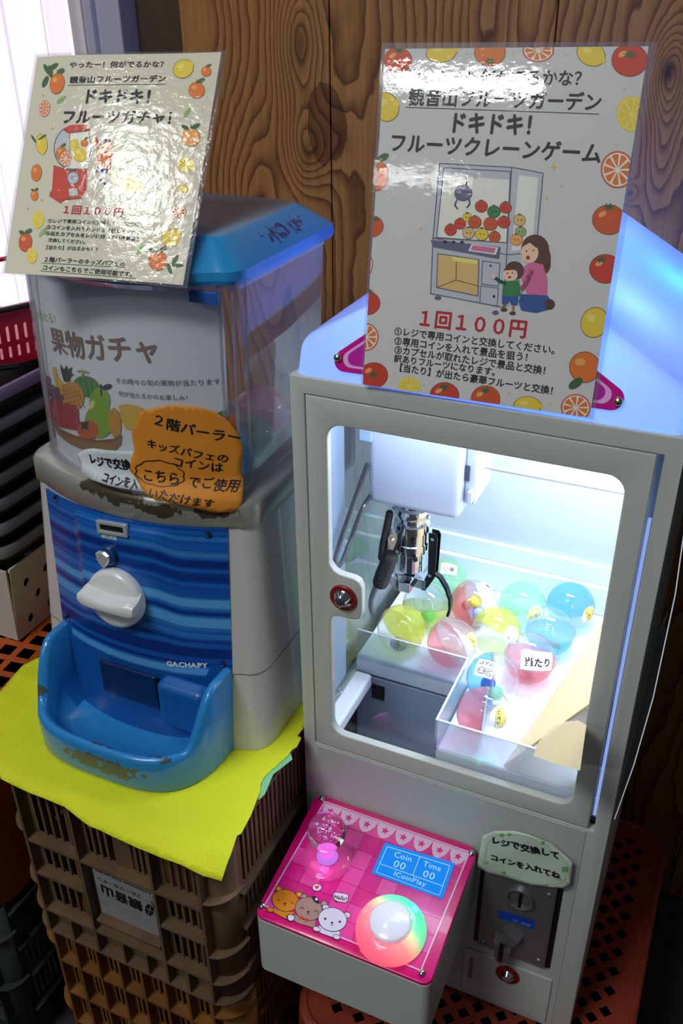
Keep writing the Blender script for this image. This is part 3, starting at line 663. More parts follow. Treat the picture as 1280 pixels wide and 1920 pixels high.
# button
bu, bv = cs.uv((733,1748)); bc2 = cs.pos(bu, bv, .0024)
def btnmat():
    mt = bpy.data.materials.new('button_glow'); mt.use_nodes = True; nt = mt.node_tree; N = nt.nodes; L = nt.links; b = N['Principled BSDF']
    tc = N.new('ShaderNodeTexCoord'); sp = N.new('ShaderNodeSeparateXYZ'); L.new(tc.outputs['Object'], sp.inputs[0])
    mm = N.new('ShaderNodeMath'); mm.operation = 'MULTIPLY_ADD'; mm.inputs[1].default_value = .55; L.new(sp.outputs['X'], mm.inputs[0]); L.new(sp.outputs['Y'], mm.inputs[2])
    mr = N.new('ShaderNodeMapRange'); mr.inputs['From Min'].default_value = bc2.y+.55*bc2.x-.036; mr.inputs['From Max'].default_value = bc2.y+.55*bc2.x+.040; L.new(mm.outputs[0], mr.inputs['Value'])
    r = N.new('ShaderNodeValToRGB'); e = r.color_ramp.elements; e[0].color = lin((255,100,125))+(1,); e[1].color = lin((40,240,165))+(1,)
    for p_, c_ in ((.35,(255,140,140)), (.52,(235,205,160)), (.68,(120,240,170))): q = e.new(p_); q.color = lin(c_)+(1,)
    L.new(mr.outputs[0], r.inputs[0]); L.new(r.outputs[0], b.inputs['Emission Color']); b.inputs['Emission Strength'].default_value = .75; L.new(r.outputs[0], b.inputs['Base Color']); b.inputs['Roughness'].default_value = .15; b.inputs['Coat Weight'].default_value = .5; return mt
btn = put('push_button', MB().lathe([(.0385,0),(.0388,.003),(.0378,.008),(.0340,.0135),(.0280,.0175),(.0235,.0190),(.0225,.0182)], bc2, CN, 48).mesh(), btnmat(), deck, label='domed button glowing green and salmon', smooth=60)
put('button_cap', MB().lathe([(.0222,.016),(.0218,.0225),(.0200,.0240),(0,.0250)], bc2, CN, 40).mesh(), M('cap_white', (222,222,238), .2, coat=.5, emit=(225,225,245), es=.25), btn, label='white round button cap', smooth=40)
put('cap_ring', MB().lathe([(.0236,.0185),(.0240,.0197),(.0230,.0200),(.0224,.0190)], bc2, CN, 40).mesh(), CLEAR('ring_clear', (240,240,250), .3, (240,240,250), refl=2), btn, smooth=60)
for p_, c_, e_ in ((jb+Vector((0,-.012,.016)), (1,.25,.9), .014), (bc2+Vector((.02,.03,.02)), (.2,1,.6), .012)):
    l = bpy.data.lights.new('deck_led_light', 'POINT'); l.energy = e_; l.color = c_; l.shadow_soft_size = .006; o = bpy.data.objects.new('deck_led_light', l); link(o); o.location = p_
# coin mechanism
FS = Surf((0,-.0008,0), (0,-1,0), (1,0,0))
put('coin_recess', MB().box((.2285,-.0014,-.716),(.3245,-.0006,-.552)).mesh(), M('void3', (14,14,16), .5), cm_)
cp = put('coin_plate', rbox((.2345,-.0075,-.712),(.3185,-.001,-.556),.0015,2), steel, cm_, label='brushed metal coin plate')
put('coin_ring', MB().lathe([(.0165,0),(.0165,.004),(.0150,.0045),(.0135,.0035),(.0135,.001),(0,.001)], (.2795,-.0072,-.6010), (0,-1,0), 32).mesh(), steel, cp, smooth=40)
put('coin_slot', rbox((.2778,-.0108,-.6150),(.2812,-.0078,-.5880),.0003,1), M('slot_black', (6,6,8), .5), cp)
a = Art(FS, .0068); bq = [(937,1697),(1005,1717),(1006,1735),(936,1711)]
a.poly(bq, M('tag_blue', (20,66,175), .3)); a.text('JY-100F', (965,1719), (998,1730), M('tag_light', (150,185,240), .4)); a.done('blue_tag', cp, 'blue tag')
lv = MB().loft([[Vector((.2640,-.0078,-.6630)),Vector((.2745,-.0078,-.6480)),Vector((.2900,-.0078,-.6620)),Vector((.2830,-.0078,-.6820)),Vector((.2745,-.0078,-.6760))],[Vector((.2700,-.018,-.6640)),Vector((.2745,-.020,-.6560)),Vector((.2850,-.020,-.6660)),Vector((.2800,-.020,-.6760)),Vector((.2745,-.020,-.6720))]])
put('return_lever', fixn(lv.mesh()), steel, cp)
v = []
for (x, z) in ((.2570,-.6690),(.2600,-.6930),(.2625,-.7020),(.2680,-.7060),(.2735,-.7020),(.2790,-.6800)): v.append((x, z))
cup = MB()
cup.loft([[Vector((x,-.0078,z)) for x, z in v], [Vector((.268+(x-.268)*.9,-.026,z-.002)) for x, z in v]], closed=True)
put('coin_cup', fixn(cup.mesh()), steel, cp); put('cup_slot', rbox((.2655,-.0275,-.7000),(.2705,-.0262,-.6650),.0003,1), MATS['slot_black'], cp)
for x, z in ((.2425,-.566),(.3105,-.579),(.3105,-.700),(.242,-.705)): put('screw', MB().lathe([(0,.0022),(.0030,.0015),(.0038,0)], (x,-.0075,z), (0,-1,0), 12).mesh(), steel, cp)
cd_ = put('coin_door', rbox((.2190,-.0030,-.8200),(.3300,-.0009,-.7345),.0010,2), white, cm_)
put('door_slot', rbox((.2270,-.0042,-.790),(.2315,-.0028,-.750),.0006,2), M('slot_grey', (120,122,130), .4), cd_)
put('lock_ring', MB().lathe([(.009,0),(.0150,0),(.0150,.0020),(.0140,.0028),(.009,.0028)], (.2760,-.003,-.7540), (0,-1,0), 26).mesh(), MATS['lock_red'], cd_, label='dark red lock ring', smooth=40)
put('lock_cylinder', MB().lathe([(.0092,0),(.0092,.003),(.0055,.0085),(.0040,.009),(.002,.009),(.002,.005),(0,.005)], (.2760,-.003,-.7540), (0,-1,0), 22).mesh(), chrome, cd_, label='chrome lock cylinder', smooth=30)
# clear side guard
sg_ = put('side_guard', fixn(MB().loft([[Vector((x-.001,.004,z)),Vector((x+.001,.004,z)),Vector((x+.001,.34,z)),Vector((x-.001,.34,z))] for x, z in ((.3615,-.030),(.369,-.06),(.374,-.15),(.374,-.27),(.3695,-.36),(.3615,-.445))]).mesh()), CLEAR('guard_clear', (225,232,240), .06, (120,130,145), refl=1.5), cm_)
put('bright_edge', MB().tube([(x+.0008,.0035,z) for x, z in ((.369,-.06),(.374,-.15),(.374,-.27),(.3695,-.36),(.3618,-.442))], .0005, 6).mesh(), M('edge_white', (235,240,245), .2, emit=(210,220,240), es=.35), sg_)  # glint along the acrylic edge, put in as a faintly glowing tube
#==PART3
# ================================================================== CAPSULES
CR = .0312
def cap_half(c, ax, mat, name, parent, top):
    ax = Vector(ax).normalized(); pr = []
    n = 12
    for k in range(n+1):
        t = PI/2*k/n; pr.append((CR*math.cos(t), CR*math.sin(t)*1.0))
    pr = [(CR*1.012, 0), (CR*1.012, .0022)]+[p for p in pr if p[1] > .0022]; pr[-1] = (0, CR)
    return put(name, MB().lathe(pr, c, ax, 36).mesh(), mat, parent, smooth=50)
class Ball:
    """print wrapped on a sphere: u,v in metres measured round the sphere from a facing direction"""
    def __init__(s, c, R, d, up): s.c = Vector(c); s.R = R; s.d = Vector(d).normalized(); u = Vector(up); s.up = (u-s.d*u.dot(s.d)).normalized(); s.rt = s.up.cross(s.d); s.bend = None
    def pos(s, a, b, h=0):
        r = math.hypot(a, b); t = r/s.R
        if r < 1e-9: return s.c+s.d*(s.R+h)
        return s.c+(s.d*math.cos(t)+(s.rt*(a/r)+s.up*(b/r))*math.sin(t))*(s.R+h)
TINT = {'pink':((255,214,220),(253,176,190)), 'salmon':((255,206,203),(253,168,164)), 'yellow':((254,253,190),(249,247,135)), 'green':((226,253,231),(200,248,214)), 'blue':((200,238,254),(146,220,248)), 'lime':((243,253,200),(234,249,160))}
def tintm(k): return CLEAR('cap_'+k, TINT[k][0], .24, TINT[k][1], rough=.06, refl=1.0)
clr = CLEAR('cap_clear', (252,253,255), .05, (240,245,250), rough=.04, refl=1.3)
paper = M('sticker_white', (240,240,245), .5); sty = M('sticker_yellow', (236,226,90), .5); inkb = M('pen_black', (25,25,40), .5); inkt = M('print_small', (90,90,60), .5)
def sticker(b, parent, kind):
    a = Art(b, .0006, uvmode=True, fine=.006); a.step = 4e-5
    if kind == 'lemon':
        a.ell(0,0,.0118,.0118, paper); a.poly([(-.0105,.0045),(.0105,.0045),(.0116,0),(.0105,-.0045),(-.0105,-.0045),(-.0116,0)], sty); a.poly([(-.006,.0095),(.006,.0095),(.009,.0065),(-.009,.0065)], sty)
        a.text('レモン', (-.0085,-.0030), (.0085,-.0030), inkb, bold=.02); a.text('レモンサイダー', (-.007,.0065), (.007,.0065), inkt); a.line([(-.0105,.0048),(.0105,.0048)], .0003, inkb); a.line([(-.0105,-.0048),(.0105,-.0048)], .0003, inkb)
    elif kind == 'fruit':
        a.ell(0,0,.0118,.0118, paper, n=8); a.text('フルーツ', (-.008,-.001), (.008,-.001), inkt); a.text('四国', (-.004,-.007), (.004,-.007), inkb)
    elif kind == 'win':
        a.poly([(-.0205,.0120),(.0205,.0110),(.0205,-.0115),(-.0205,-.0125)], paper); a.text('当たり', (-.0165,-.0060), (.0175,-.0055), inkb, bold=.035, jit=.3)
    elif kind == 'rabbit':
        a.poly([(-.0125,.011),(.0125,.0105),(.0115,-.0105),(-.0125,-.0105)], paper); a.text('はずれ', (-.009,.0035), (.010,.0035), inkb, bold=.02, jit=.3)
        a.ell(-.003,-.003,.0052,.0042, inkb); a.ell(-.003,-.003,.0044,.0034, paper)
        for yy in (-.0008,-.0052): a.ell(.0052,yy-.0005,.0048,.0017, inkb, 12 if yy > -.002 else -12); a.ell(.0050,yy-.0005,.0040,.0010, paper, 12 if yy > -.002 else -12)
        a.ell(-.0045,-.0025,.0004,.0004, inkb); a.ell(-.0018,-.0018,.0004,.0004, inkb); a.line([(-.0040,-.0045),(-.0022,-.0043)], .0003, inkb)
    elif kind == 'slip':
        a.poly([(-.011,.009),(.012,.008),(.011,-.008),(-.011,-.009)], paper); a.text('小夏', (-.008,-.004), (.008,-.004), inkb, bold=.02, jit=.3)
    a.done('sticker', parent, {'lemon':'round yellow and white lemon sticker','fruit':'white eight-sided sticker','win':'white paper slip with pen writing','rabbit':'white slip with a pen-drawn rabbit','slip':'white slip with pen writing'}[kind])
tocam = (CP-Vector((.2,.15,-.40))).normalized()
SV = {'a':(.2,.5,10),'c':(-.12,-.62,100),'d':(.82,.05,60),'e':(.5,.68,-40),'f':(.55,-.42,-20),'g':(.74,-.40,70),'h':(.6,-.15,80),'j':(-.28,.38,15),'k':(.30,-.12,4),'l':(.52,-.12,95)}
CAPS = [ # name, px, colour, axis of the coloured half, sticker, facing, up, contents, label
 ('a',(834,1096),'green',(.6,.1,.6),'slip',(-.1,-.3,.9),(0,1,.3),[],'green capsule behind the claw finger, farthest back at left of the tray'),
 ('b',(831,1144),'lime',(.1,-.3,-.9),None,None,None,[((.004,-.004,-.014),.010,'mint')],'clear-topped capsule with lime bottom under the curved claw finger'),
 ('c',(770,1184),'yellow',(.55,.25,.75),'lemon',(-.25,-.85,-.35),(.8,-.2,.3),[],'big yellow capsule lying directly beside the chute at left'),
 ('d',(845,1217),'pink',(-.6,-.2,-.55),'lemon',(.85,-.35,.15),(.3,0,.9),[],'light pink capsule between the yellow one and the rabbit-slip one'),
 ('e',(899,1140),'salmon',(-.75,-.1,-.35),'slip',(.5,.5,.75),(0,1,0),[((.003,-.003,.006),.0085,'beadyellow'),((.010,-.008,-.008),.009,'beadblue'),((-.008,-.006,-.002),.007,'beadpink')],'salmon and clear capsule holding yellow, pink and blue beads'),
 ('f',(982,1148),'green',(-.2,.1,.9),'lemon',(.45,-.6,-.1),(.35,.3,.85),[],'pale green capsule with lemon sticker in the back row'),
 ('g',(1061,1147),'blue',(-.1,.1,.95),'lemon',(.9,-.35,-.25),(.2,0,.9),[],'blue-topped capsule at the far right back corner of the tray'),
 ('h',(951,1197),'yellow',(.2,.5,.6),'fruit',(.65,-.35,.35),(.6,.4,.6),[],'yellow capsule with eight-sided white sticker in the middle of the pile'),
 ('i',(1038,1196),'blue',(.1,-.1,-.95),None,None,None,[],'clear-topped capsule with blue bottom and cream slip inside, right side'),
 ('j',(923,1250),'blue',(-.9,-.2,-.1),'rabbit',(-.35,-.45,.80),(.15,.55,.8),[((.008,-.010,-.012),.0085,'mint'),((-.004,-.004,-.006),.009,'beadnavy')],'blue and clear capsule wearing a slip with a drawn rabbit'),
 ('k',(1012,1244),'pink',(-.05,-.1,-.9),'win',(.25,-.75,.22),(.05,.2,1),[((.0,-.0,-.014),.010,'beadpink')],'pink-bottomed clear capsule with handwritten slip across its front'),
 ('l',(912,1311),'pink',(-.97,-.15,.0),'lemon',(.75,-.62,.15),(.25,0,1),[],'pink and clear capsule nearest the front, pink half facing left'),
]
BEAD = {'mint':(90,215,160),'beadyellow':(235,220,60),'beadblue':(150,170,245),'beadpink':(225,120,150),'beadnavy':(40,90,220)}
P = {k[0]: onZ(k[1], FLZ+CR+.0003) for k in CAPS}; P0 = {k: v.copy() for k, v in P.items()}
for it in range(300):
    ks = list(P)
    for i in range(len(ks)):
        for j in range(i+1, len(ks)):
            d = P[ks[j]]-P[ks[i]]; L_ = d.length; mn = CR*2*1.014+.0004
            if L_ < mn: q = d.normalized()*(mn-L_)/2; P[ks[i]] -= q; P[ks[j]] += q
    for k in ks: 
        p = P[k]; p.x = min(max(p.x, .046), .300); p.y = min(p.y, .303)
        if p.x < .196 and p.y < .165: p.y = max(p.y, .165) if p.x < .12 else p.y
        gx = .238+(p.y-.018)*.17-CR*1.25; p.x = min(p.x, gx)
        if p.y < .1635 and p.x < .1945:
            if .1635-p.y < .1945-p.x: p.y = .1635
            else: p.x = .1945
for k, px, colk, ax, st, dr, up, cont, lab in CAPS:
    c = P[k]; t = thing('toy_capsule', lab, 'capsule', (c.x, c.y, FLZ), 'toy capsules in the crane game tray')
    cap_half(c, ax, tintm(colk), 'coloured_half', t, True); cap_half(c, (-ax[0],-ax[1],-ax[2]), clr, 'clear_half', t, False)
    put('rim', MB().lathe([(CR*1.004,-.0014),(CR*1.028,-.0012),(CR*1.028,.0012),(CR*1.004,.0014)], c, ax, 36).mesh(), clr, t, smooth=40)
    if st:
        xo, yo, an = SV[k]; tc_ = (CP-c).normalized(); rt_ = (RGT-tc_*RGT.dot(tc_)).normalized(); up_ = tc_.cross(rt_)
        d_ = tc_*math.sqrt(max(.02, 1-xo*xo-yo*yo))+rt_*xo+up_*yo; upv = up_*math.cos(math.radians(an))+rt_*math.sin(math.radians(an)); sticker(Ball(c, CR*1.012, d_, upv), t, st)
    for o_, r_, m_ in cont: put('bead', MB().lathe([(r_*math.sin(PI*q/10), -r_*math.cos(PI*q/10)) for q in range(11)], c+Vector(o_), (0,0,1), 16).mesh(), M(m_, BEAD[m_], .3), t, smooth=180)
    if k == 'i': put('paper_slip', mesh([c+Vector(v) for v in ((-.018,-.010,-.002),(.016,-.016,-.004),(.018,-.008,-.020),(-.012,-.004,-.018))], [(0,1,2,3)]), M('cream_slip', (245,225,170), .6), t)
# ================================================================== SIGNS
filmm = CLEAR('laminate_film', (252,253,252), .0, rough=.035, refl=1.6, bump=.04, bscale=130)
filme = CLEAR('laminate_margin', (240,242,245), .16, (235,238,245), rough=.08, refl=1.5)
papm = M('sign_paper', (218,211,196), .55); papm2 = M('sign_paper_white', (214,212,214), .55)
K = M('sign_ink', (16,16,22), .5); RD = M('sign_red', (190,16,36), .5)
OR = M('ink_orange', (232,120,40), .5); OR2 = M('ink_orange_deep', (214,84,34), .5); YE = M('ink_lemon', (238,206,60), .5); YEL = M('ink_lemon_pale', (242,226,120), .5); GR = M('ink_leaf', (66,100,58), .5); GRL = M('ink_leaf_pale', (150,180,110), .5); TO = M('ink_tomato', (208,58,40), .5); ORL = M('ink_orange_pale', (246,170,90), .5); WHI = M('ink_white', (240,236,230), .5); BRN = M('ink_brown', (90,50,40), .5); GYL = M('ink_grey', (196,198,210), .5); GYD = M('ink_greyline', (96,98,130), .5); SKN = M('ink_skin', (246,206,176), .5); PNK = M('ink_pink', (220,110,160), .5); BLU = M('ink_blue', (44,84,160), .5); GRN = M('ink_green', (46,130,74), .5); GLD = M('ink_gold', (226,186,120), .5); BWN = M('ink_outline', (110,60,30), .5)
def orange(a, x, y, rx, ry, ang=0, leaf=1, col=None):
    a.ell(x, y, rx*1.05, ry*1.05, BWN, ang); a.ell(x, y, rx, ry, col or OR, ang); a.ell(x-rx*.3, y-ry*.35, rx*.35, ry*.25, ORL if (col or OR) is OR else (YEL if col is YE else ORL), ang)
    if leaf:
        a.line([(x, y-ry*.85), (x+rx*.05, y-ry*1.3)], max(rx*.1, .8), GR)
        a.ell(x+rx*.55, y-ry*1.2, rx*.55, ry*.24, GR, -30); 
        if leaf > 1: a.ell(x-rx*.55, y-ry*1.05, rx*.5, ry*.22, GR, 25)
def slice_(a, x, y, rx, ry, ang=0, lemon=False):
    a.ell(x, y, rx, ry, YE if lemon else OR2, ang); a.ell(x, y, rx*.9, ry*.9, WHI if not lemon else YEL, ang)
    ca, sa = math.cos(math.radians(ang)), math.sin(math.radians(ang))
    for k in range(9):
        t0, t1 = 2*PI*k/9+.09, 2*PI*(k+1)/9-.09; pts = []
        for r_, t in ((.12,(t0+t1)/2), (.80,t0), (.83,(t0+t1)/2), (.80,t1)):
            X_, Y_ = rx*r_*math.cos(t), ry*r_*math.sin(t); pts.append((x+X_*ca-Y_*sa, y+X_*sa+Y_*ca))
        a.poly(pts, YE if lemon else OR)
def kaki(a, x, y, r, ang=0, col=None, cal=(0,-.75)):
    a.ell(x, y, r*1.06, r*.96, BWN, ang); a.ell(x, y, r*1.02, r*.92, col or OR2, ang); a.ell(x-r*.4, y-r*.35, r*.28, r*.16, ORL, -30)
    cx, cy = x+cal[0]*r, y+cal[1]*r; pts = []
    for k in range(16):
        rr2 = r*(.5 if k%2==0 else .2); t = 2*PI*k/16+.3; pts.append((cx+rr2*math.cos(t), cy+rr2*.6*math.sin(t)))
    a.poly(pts, GR)
def lemon(a, x, y, rx, ry, ang=0, leaf=0):
    a.ell(x, y, rx*1.05, ry*1.05, BWN, ang); a.ell(x, y, rx, ry, YE, ang); ca, sa = math.cos(math.radians(ang)), math.sin(math.radians(ang))
    a.ell(x+rx*ca*.95, y+rx*sa*.95, rx*.2, ry*.25, YE, ang); a.ell(x-rx*.25, y-ry*.3, rx*.35, ry*.25, YEL, ang)
    if leaf: a.ell(x+4, y-ry*1.2, rx*.5, ry*.2, GR, -35); a.ell(x-rx*.8, y-ry*.9, rx*.5, ry*.2, GR, 60)
def spark(a, x, y, r, m_=None):
    a.poly([(x,y-r),(x+r*.22,y-r*.22),(x+r,y),(x+r*.22,y+r*.22),(x,y+r),(x-r*.22,y+r*.22),(x-r,y),(x-r*.22,y-r*.22)], m_ or GLD)
# ---- crane game sign (right)
rs = Surf((.1,-.0045,.0022), (.03,-.953,.300), (1,.03,0), bend=lambda u,v: .0012*math.sin((u)*9))
a_ = None; quad = [(722,92),(1216,87),(1105,783),(680,721)]; lq2 = [(716,80),(1232,79),(1113,786),(676,722)]
t = thing('laminated_sign', 'laminated crane game poster leaning against the gabled roof', 'poster', (.17,-.004,.002))
t2 = [Vector(rs.uv(p)) for p in lq2]
put('laminate_border', sheet(rs, [rs.uv(p) for p in lq2], 12, 16, 0, .0001), filme, t, smooth=180)
put('paper', sheet(rs, [rs.uv(p) for p in quad], 30, 8, 0, .0003), papm2, t, smooth=180)
a = Art(rs, .0004, clip=quad, fine=.03)
cv2 = lambda p: (660+p[0]/2.207, 70+p[1]/2.207); a.conv = cv2
kaki(a,190,95,56,0,OR2,(.1,-.75)); lemon(a,370,62,62,42,-10); kaki(a,570,62,62,0,OR,(0,.6)); slice_(a,770,55,66,48); lemon(a,988,68,60,48,30); kaki(a,1148,95,72,0,TO,(0,-.3))
lemon(a,140,288,52,60,-20); slice_(a,1155,318,62,75,0,True); slice_(a,1098,548,70,78); orange(a,102,572,48,62,0,1); kaki(a,80,782,48,0,OR2,(.4,-.6)); slice_(a,45,940,42,58); kaki(a,62,1100,52,0,TO,(.1,-.95)); slice_(a,58,1240,52,58); kaki(a,90,1398,56,0,TO,(0,-.05)); slice_(a,237,1442,46,38,0,True); kaki(a,382,1482,58,0,TO,(0,-.6)); kaki(a,552,1496,58,0,OR2,(0,-.6)); lemon(a,725,1525,56,38,0); slice_(a,925,1532,62,56); orange(a,962,1365,62,62,0,0); a.ell(925,1432,34,18,GR,-35); lemon(a,1002,1180,54,62,20); kaki(a,1048,958,64,0,TO,(-.3,-.6)); kaki(a,1062,755,66,0,OR2,(0,-.8))
for x, y, r_ in ((835,538,20),(865,615,13),(805,665,13),(320,588,14),(285,792,11),(475,68,8),(665,68,7),(880,75,8),(1125,215,10),(1095,450,8),(112,410,6),(295,1442,8),(650,1472,9),(820,1520,8),(175,1390,8)): spark(a, x, y, r_)
# illustration: cabinet
def quadp(*p): a.poly(list(p), GYL)
a.poly([(362,522),(660,538),(630,1115),(325,1060)], GYL); a.poly([(660,540),(790,560),(760,890),(640,905)], GYL); a.poly([(640,900),(700,885),(690,1100),(625,1118)], GYL)
a.poly([(380,540),(655,556),(640,850),(350,828)], WHI); a.poly([(690,570),(770,582),(745,870),(660,885)], WHI)
a.poly([(380,540),(655,556),(653,590),(378,570)], GYL)
for pts in ([(362,522),(660,538),(640,850),(335,830)], [(660,538),(790,562),(760,890),(640,900)], [(335,830),(325,1060),(625,1118),(640,900)], [(380,540),(655,556),(640,850),(350,828)]): a.line(pts, 4, GYD, True)
a.poly([(325,838),(615,868),(608,918),(335,868)], GYD); a.poly([(495,856),(605,870),(595,900),(480,884)], WHI); a.poly([(500,860),(595,872),(588,894),(490,880)], PNK)
for x in (385,420,455): a.ell(x,848,8,6,K)
a.poly([(355,895),(525,920),(520,1070),(350,1035)], GLD); a.line([(355,895),(525,920),(520,1070),(350,1035)], 4, GYD, True); a.line([(350,1035),(430,1005),(525,1030)], 3, BWN); a.line([(432,930),(430,1005)], 3, BWN); a.poly([(360,900),(520,922),(518,940),(415,925),(413,910)], YEL)
a.line([(540,925),(612,935),(605,1030),(535,1020)], 3, GYD, True); a.line([(532,1028),(605,1038),(600,1112),(528,1100)], 3, GYD, True); a.ell(573,945,4,5,K); a.ell(587,1072,5,6,K)
a.ell(355,1078,14,9,GYD); a.ell(593,1140,14,10,GYD)
a.poly([(430,560),(520,566),(515,585),(435,580)], GYL); a.line([(475,580),(472,615)], 8, GYD); a.ell(460,645,38,34,GYD); a.line([(435,670),(425,695),(437,710)], 6, GYD); a.line([(485,670),(487,690),(475,705)], 6, GYD)
for x, y, r_, c_ in ((535,700,27,TO),(587,722,28,GRN),(635,705,26,TO),(447,772,25,TO),(477,745,20,YE),(508,765,28,OR2),(573,772,30,OR2),(628,765,27,TO),(408,797,26,TO),(482,810,26,GLD),(537,815,28,YE),(590,826,25,OR2),(693,757,26,GLD),(698,805,24,GRL),(680,838,26,ORL)):
    a.ell(x,y,r_,r_*.95,BWN); a.ell(x,y,r_*.92,r_*.87,c_); a.ell(x-6,y,2.5,3,K,n=8); a.ell(x+8,y,2.5,3,K,n=8); a.ell(x,y-r_*.9,8,4,GR,n=8)
# woman and child
a.ell(800,950,20,32,BRN,20); a.ell(757,878,58,62,BRN); a.ell(790,900,30,50,BRN,-15); a.poly([(715,945),(745,930),(790,940),(808,1000),(806,1068),(725,1070),(700,1000)], PNK); a.poly([(700,1062),(808,1068),(835,1105),(815,1125),(760,1140),(700,1130),(688,1095)], BLU); a.ell(818,1105,20,22,BRN,30)
a.ell(735,892,36,42,SKN); a.poly([(700,870),(715,838),(760,835),(785,880),(760,870),(735,850)], BRN); a.ell(722,885,3,4,K,n=8); a.ell(750,882,3,4,K,n=8); a.ell(728,912,8,9,RD); a.line([(745,960),(720,1020),(690,1052)], 20, PNK); a.ell(688,1054,13,13,SKN)
a.ell(672,965,40,38,BRN); a.ell(655,982,30,29,SKN); a.poly([(625,965),(650,940),(690,945),(700,975),(670,962)], BRN); a.ell(643,977,2.5,4,K,n=8); a.ell(664,975,2.5,4,K,n=8); a.ell(652,993,6,6,RD)
a.poly([(625,1010),(690,1005),(700,1070),(620,1075)], GRN); a.line([(640,1020),(612,1010),(592,995)], 14, GRN); a.ell(586,990,9,9,SKN); a.poly([(620,1072),(688,1072),(684,1108),(658,1106),(650,1090),(645,1104),(620,1102)], BLU); a.line([(634,1104),(630,1128)], 12, SKN); a.line([(668,1108),(666,1135)], 12, SKN); a.ell(628,1128,14,8,BRN); a.ell(664,1142,14,8,BRN)
a.line([(222,290),(1020,318)], 3.4, K)
a.text('やったー！何がでるかな？', (225,186), (980,197), K, bold=.02); a.text('観音山フルーツガーデン', (230,276), (1030,300), K, bold=.03); a.text('ドキドキ！', (395,388), (790,402), K, bold=.04, hscale=1.12); a.text('フルーツクレーンゲーム', (150,466), (1030,516), K, bold=.03)
a.text('１回１００円', (262,1188), (722,1240), RD, bold=.03)
a.text('①レジで専用コインと交換してください。', (172,1228), (860,1312), K, bold=.025); a.text('②専用コインを入れて景品を狙う！', (172,1268), (748,1342), K, bold=.025); a.text('③カプセルが取れたレジで景品と交換！', (172,1305), (822,1397), K, bold=.025); a.text('訳ありフルーツになります。', (172,1340), (612,1402), K, bold=.025); a.text('【当たり】が出たら豪華フルーツと交換！', (175,1376), (852,1480), K, bold=.025)
a.done('printed_artwork', t)
put('laminate_film', sheet(rs, [rs.uv(p) for p in lq2], 24, 32, 0, a.lift+.0004), filmm, t, smooth=180)
# ---- capsule machine sign (left)
ls_ = Surf((-.2,-.098,.090), (.2,-.66,.72), (1,.3,0), bend=lambda u,v: -.30*max(0,-u-.02)**2*6*max(0,min(1,v/.25)) + .0012*math.sin(u*22+v*8))
quad = [(70,108),(415,98),(343,535),(8,512)]; lq3 = [(66,103),(424,95),(351,541),(3,514)]
t = thing('laminated_sign', 'laminated capsule-toy poster tilted back on the blue lid', 'poster', (-.18,-.09,.09))
put('laminate_border', sheet(ls_, [ls_.uv(p) for p in lq3], 14, 16, 0, .0001), filme, t, smooth=180)
put('paper', sheet(ls_, [ls_.uv(p) for p in quad], 40, 40, 0, .0003), papm, t, smooth=180)
a = Art(ls_, .0006, clip=quad, fine=.01); cv1 = lambda p: (p[0]/2.909, 80+p[1]/2.909); a.conv = cv1
for x, y, an in ((290,135,-35),(258,150,60),(275,160,80),(248,215,-65)): a.ell(x, y, 34, 13, GR, an)
orange(a,313,225,38,56,12,1,OR); slice_(a,245,362,29,46,8); lemon(a,228,555,54,30,85,1); orange(a,200,712,28,45,5,0); orange(a,190,835,20,28,0,2); slice_(a,210,966,33,49,5,True); orange(a,140,1090,35,50,5,2,OR2); slice_(a,175,1162,30,43,0,True)
lemon(a,1000,145,56,48,-30); orange(a,1125,160,27,27,0,1); orange(a,1073,262,43,44,0,1); orange(a,1040,518,50,50,0,2,ORL); slice_(a,1015,668,48,38,0,True); lemon(a,1000,800,30,22,0); slice_(a,975,925,42,35); lemon(a,935,1065,46,56,60); orange(a,862,1192,50,52,0,2)
for x, y, an in ((955,1185,-60),(970,1218,0),(925,1235,70),(335,312,-40),(1020,385,-55),(235,1035,-50),(765,1135,-50)): a.ell(x, y, 32, 11, GR if x > 900 and y > 1000 else GRL, an)
for x, y, r_ in ((235,290,10),(285,470,12),(230,858,14),(152,905,12),(1105,362,18),(845,1080,16)): spark(a, x, y, r_)
a.poly([(293,672),(385,700),(480,690),(470,810),(440,850),(350,862),(330,880),(268,838),(285,800)], TO); a.line([(385,700),(375,850)], 3, BRN); a.line([(293,672),(385,700),(480,690)], 3, BRN); a.line([(270,815),(325,862),(450,850)], 3, BRN)
a.ell(398,575,104,122,GYD,8); a.ell(398,575,98,116,GYL,8); a.poly([(385,500),(480,490),(495,560),(485,640),(440,688),(382,690)], WHI); a.line([(380,490),(388,690)], 3, GYD)
a.poly([(342,475),(385,452),(472,450),(492,480),(455,490),(375,500)], TO); a.line([(348,475),(380,492),(488,480)], 3, BRN)
orange(a,335,605,28,36,10,1); slice_(a,360,635,32,44,15); lemon(a,405,562,24,32,10); orange(a,462,550,20,22,0,1); lemon(a,437,615,36,42,-40)
a.ell(400,740,34,36,GYD); a.ell(400,740,29,31,GYL); a.line([(385,748),(418,735)], 14, GYL); a.line([(385,740),(418,728)], 3, GYD); a.poly([(375,800),(420,795),(428,835),(380,840)], GYL)
a.poly([(530,590),(565,615),(600,612),(615,590),(612,640),(595,690),(530,685)], OR); a.line([(540,600),(528,545)], 16, SKN); a.ell(526,535,12,18,OR2); a.line([(600,640),(598,690)], 14, OR); a.poly([(530,684),(592,690),(584,722),(558,718),(545,700),(545,716),(524,712)], BLU); a.line([(538,715),(548,745)], 10, SKN); a.line([(570,720),(571,765)], 10, SKN); a.ell(551,752,9,7,BLU); a.ell(571,773,8,9,BLU)
